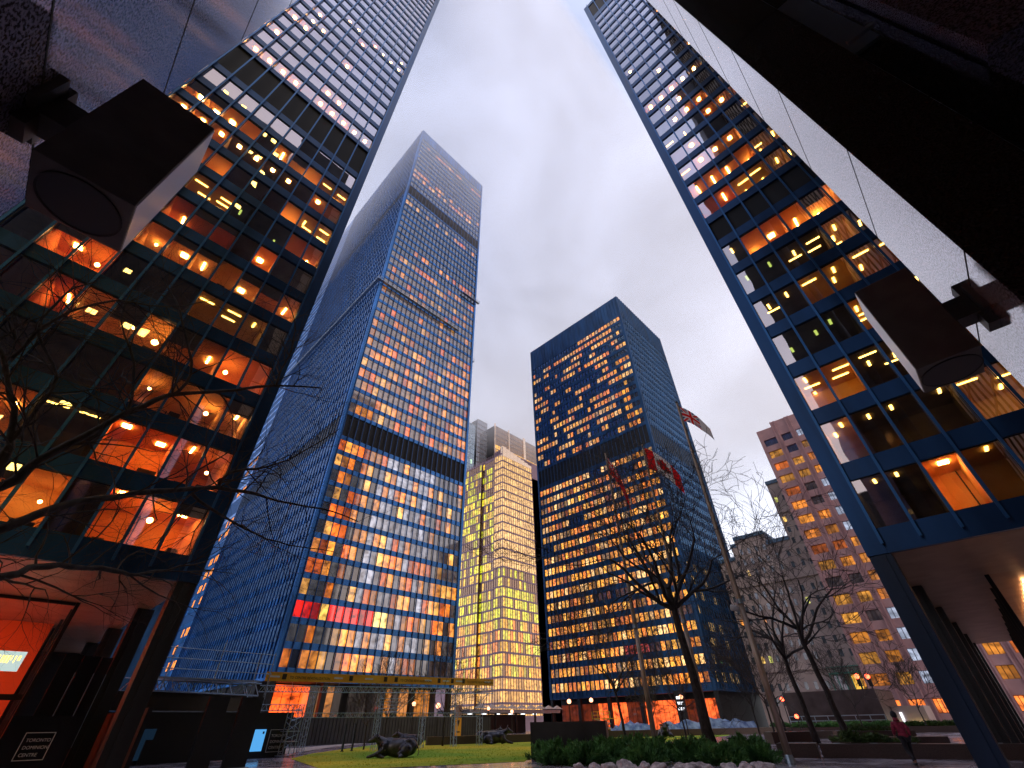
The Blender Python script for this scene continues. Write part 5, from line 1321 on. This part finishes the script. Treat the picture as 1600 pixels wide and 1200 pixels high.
b.box(83, 83.08, 56.5, 60.5, 3.25, 3.33); b.box(83, 83.08, 56.5, 60.5, 2.75, 2.83); b.build('platform', M['yellowp'], r, o_)
b = MB()
for k in range(2):
    z = .8+k*.7; b.tube([(83.4, 56.8, z), (83.4, 60.2, z+.7)], .07, 5); b.tube([(83.4, 60.2, z), (83.4, 56.8, z+.7)], .07, 5)
b.build('scissor_arms', M['galv'], r, o_)
for y_ in (57, 60):
    b = MB(); b.tube([(82.8, y_, .35), (83.1, y_, .35)], .35, 14); b.build('wheel', M['black'], r, o_)
r = empty('barrier_post', (78, 62, 0)); tag(r, 'small red traffic marker standing on the kerb near the yellow lift', 'marker'); b = MB(); b.tube([(78, 62, 0), (78, 62, .1), (78, 62, .9)], [.35, .28, .12], 10); b.build('cone', M['flagred'], r, (78, 62, 0))
# illuminated sign panels at the lobby of the right-centre tower
r = empty('sign_board', (112, 57, 0)); tag(r, 'tall black sign with white letter rows beside the red lobby', 'sign board'); o_ = (112, 57, 0)
b = MB(); b.box(112, 112.4, 55.9, 58.1, 1, 7.2); b.build('board', M['black'], r, o_)
b = MB()
for k in range(3): b.box(111.93, 111.99, 56.3, 57.7, 3.6+k*1.0, 4.1+k*1.0)
b.build('lit_bars', M['white_sign'], r, o_)['kind'] = 'stuff'
# walker
def person(label, x, y, rz):
    root = empty('person', (x, y, 0), rz); tag(root, label, 'person')
    # y forward, arms swing; one continuous body
    v = [(0, 0, .95), (0, 0, 1.12), (0, .02, 1.32), (0, .03, 1.45), (0, .05, 1.53), (0, .07, 1.60), (0, .075, 1.70), (0, .07, 1.76)]
    rd = [(.15, .12), (.145, .115), (.17, .12), (.10, .085), (.058, .06), (.075, .09), (.085, .105), (.06, .07)]
    e = [(i, i+1) for i in range(7)]
    def add(pts, rs, at):
        pr = at
        for p_, r_ in zip(pts, rs): v.append(p_); rd.append(r_); e.append((pr, len(v)-1)); pr = len(v)-1
        return pr
    add([(.10, .03, .88), (.11, .24, .50), (.11, .33, .10), (.11, .45, .045)], [.10, .065, .042, .038], 0)
    add([(-.10, -.02, .88), (-.11, .02, .49), (-.11, -.33, .16), (-.11, -.24, .06)], [.10, .065, .042, .038], 0)
    hR = add([(.20, .02, 1.41), (.24, -.12, 1.17), (.24, -.02, .96)], [.062, .045, .033], 2)
    hL = add([(-.20, .04, 1.41), (-.25, .10, 1.16), (-.22, .28, 1.02)], [.062, .045, .033], 2)
    for hnd, (hx, hy, hz), dx in ((hR, (.24, 0, .93), 1), (hL, (-.22, .31, .99), -1)):
        pm = add([(hx, hy+.03, hz-.03)], [.030], hnd)
    skin = mat('skin', (.36, .19, .13), .55); me = make_skin_mesh('body', v, e, rd, 2, 0); me.materials.append(skin)
    ob = bpy.data.objects.new('body', me); col.objects.link(ob); ob.parent = root
    fb = MB()
    for (hx, hy, hz) in ((.24, .03, .90), (-.22, .34, .96)):
        for k in range(4):
            ox = (k-1.5)*.018; ln_ = (.055, .068, .072, .060)[k]
            fb.tube([(hx+ox, hy+.01, hz), (hx+ox, hy+.02, hz-ln_*.6), (hx+ox, hy+.035, hz-ln_)], [.009, .009, .007], 6)
        sgn = -1 if hx > 0 else 1
        fb.tube([(hx+sgn*.03, hy, hz+.02), (hx+sgn*.055, hy+.02, hz-.01), (hx+sgn*.05, hy+.04, hz-.035)], [.011, .010, .008], 6)
    fb.build('fingers', skin, root, smooth=True)
    # clothes grown over the same skeleton with larger radii
    def garment(nm, idx, extra, mt):
        vs = [v[i] for i in idx]; mp_ = {i: k for k, i in enumerate(idx)}; es = [(mp_[a], mp_[c]) for a, c in e if a in mp_ and c in mp_]
        rs = [tuple((q+extra) for q in (rd[i] if isinstance(rd[i], tuple) else (rd[i], rd[i]))) for i in idx]
        me = make_skin_mesh(nm, vs, es, rs, 2, 0); me.materials.append(mt); o = bpy.data.objects.new(nm, me); col.objects.link(o); o.parent = root
    garment('jacket', [0, 1, 2, 3, 16, 17, 18, 19, 20, 21], .032, noisy(mat('crimson_jacket', (.28, .02, .06), .7), (.20, .012, .04), (.36, .03, .08), 9))
    garment('trousers', [0, 8, 9, 10, 12, 13, 14], .026, mat('dark_trousers', (.015, .016, .025), .8))
    hb = MB(); hb.ball((0, .055, 1.70), .128, 14, 10, sq=(.92, 1.02, 1.12)); hb.build('hood', mat('dark_hood', (.02, .02, .03), .8), root, smooth=True)
    fbm = MB(); fbm.ball((0, .165, 1.665), .022, 8, 6, sq=(.7, 1, 1.2)); 
    fbm.build('nose', skin, root, smooth=True)
    jm = bpy.data.materials['crimson_jacket']; hem = MB(); hem.ball((0, 0, .97), .20, 16, 8, sq=(.98, .76, .78)); hem.tube([(0, .04, 1.46), (0, .055, 1.60)], [.12, .085], 12); hem.build('jacket_hem', jm, root, smooth=True)
    sh = MB()
    for (sx, sy, sz) in ((.11, .42, .05), (-.11, -.24, .07)): sh.ball((sx, sy, sz), .12, 10, 6, sq=(.42, 1.15, .42))
    sh.build('shoes', M['black'], root, smooth=True)
person('person in a dark hood and crimson jacket walking across the plaza past the planters', 29.2, 4.75, radians(-58))

# ------------------------------------------------------------------ low cloud touching the tallest tower
vm = bpy.data.materials.new('low_cloud'); vm.use_nodes = True; vt = vm.node_tree
vt.nodes.remove(vt.nodes['Principled BSDF']); pvn = vt.nodes.new('ShaderNodeVolumePrincipled')
pvn.inputs['Color'].default_value = (1, 1, 1, 1); pvn.inputs['Density'].default_value = .0095; pvn.inputs['Anisotropy'].default_value = .2
vt.links.new(pvn.outputs[0], vt.nodes['Material Output'].inputs['Volume'])
b = MB(); b.box(-40, 420, 8, 420, 152, 222); tag(b.build('haze', vm), 'low grey cloud hiding the top of the tallest tower', 'cloud', None, 'stuff')

# ------------------------------------------------------------------ render settings
vs_ = sc.view_settings; vs_.view_transform = 'Standard'; vs_.look = 'None'; vs_.gamma = 1; vs_.exposure = .68
cy = sc.cycles; cy.max_bounces = 10; cy.diffuse_bounces = 3; cy.glossy_bounces = 4; cy.transmission_bounces = 4; cy.transparent_max_bounces = 10; cy.volume_bounces = 6
cy.sample_clamp_indirect = 6; cy.caustics_reflective = False; cy.caustics_refractive = False; cy.use_denoising = True
print('done', len(bpy.data.objects))
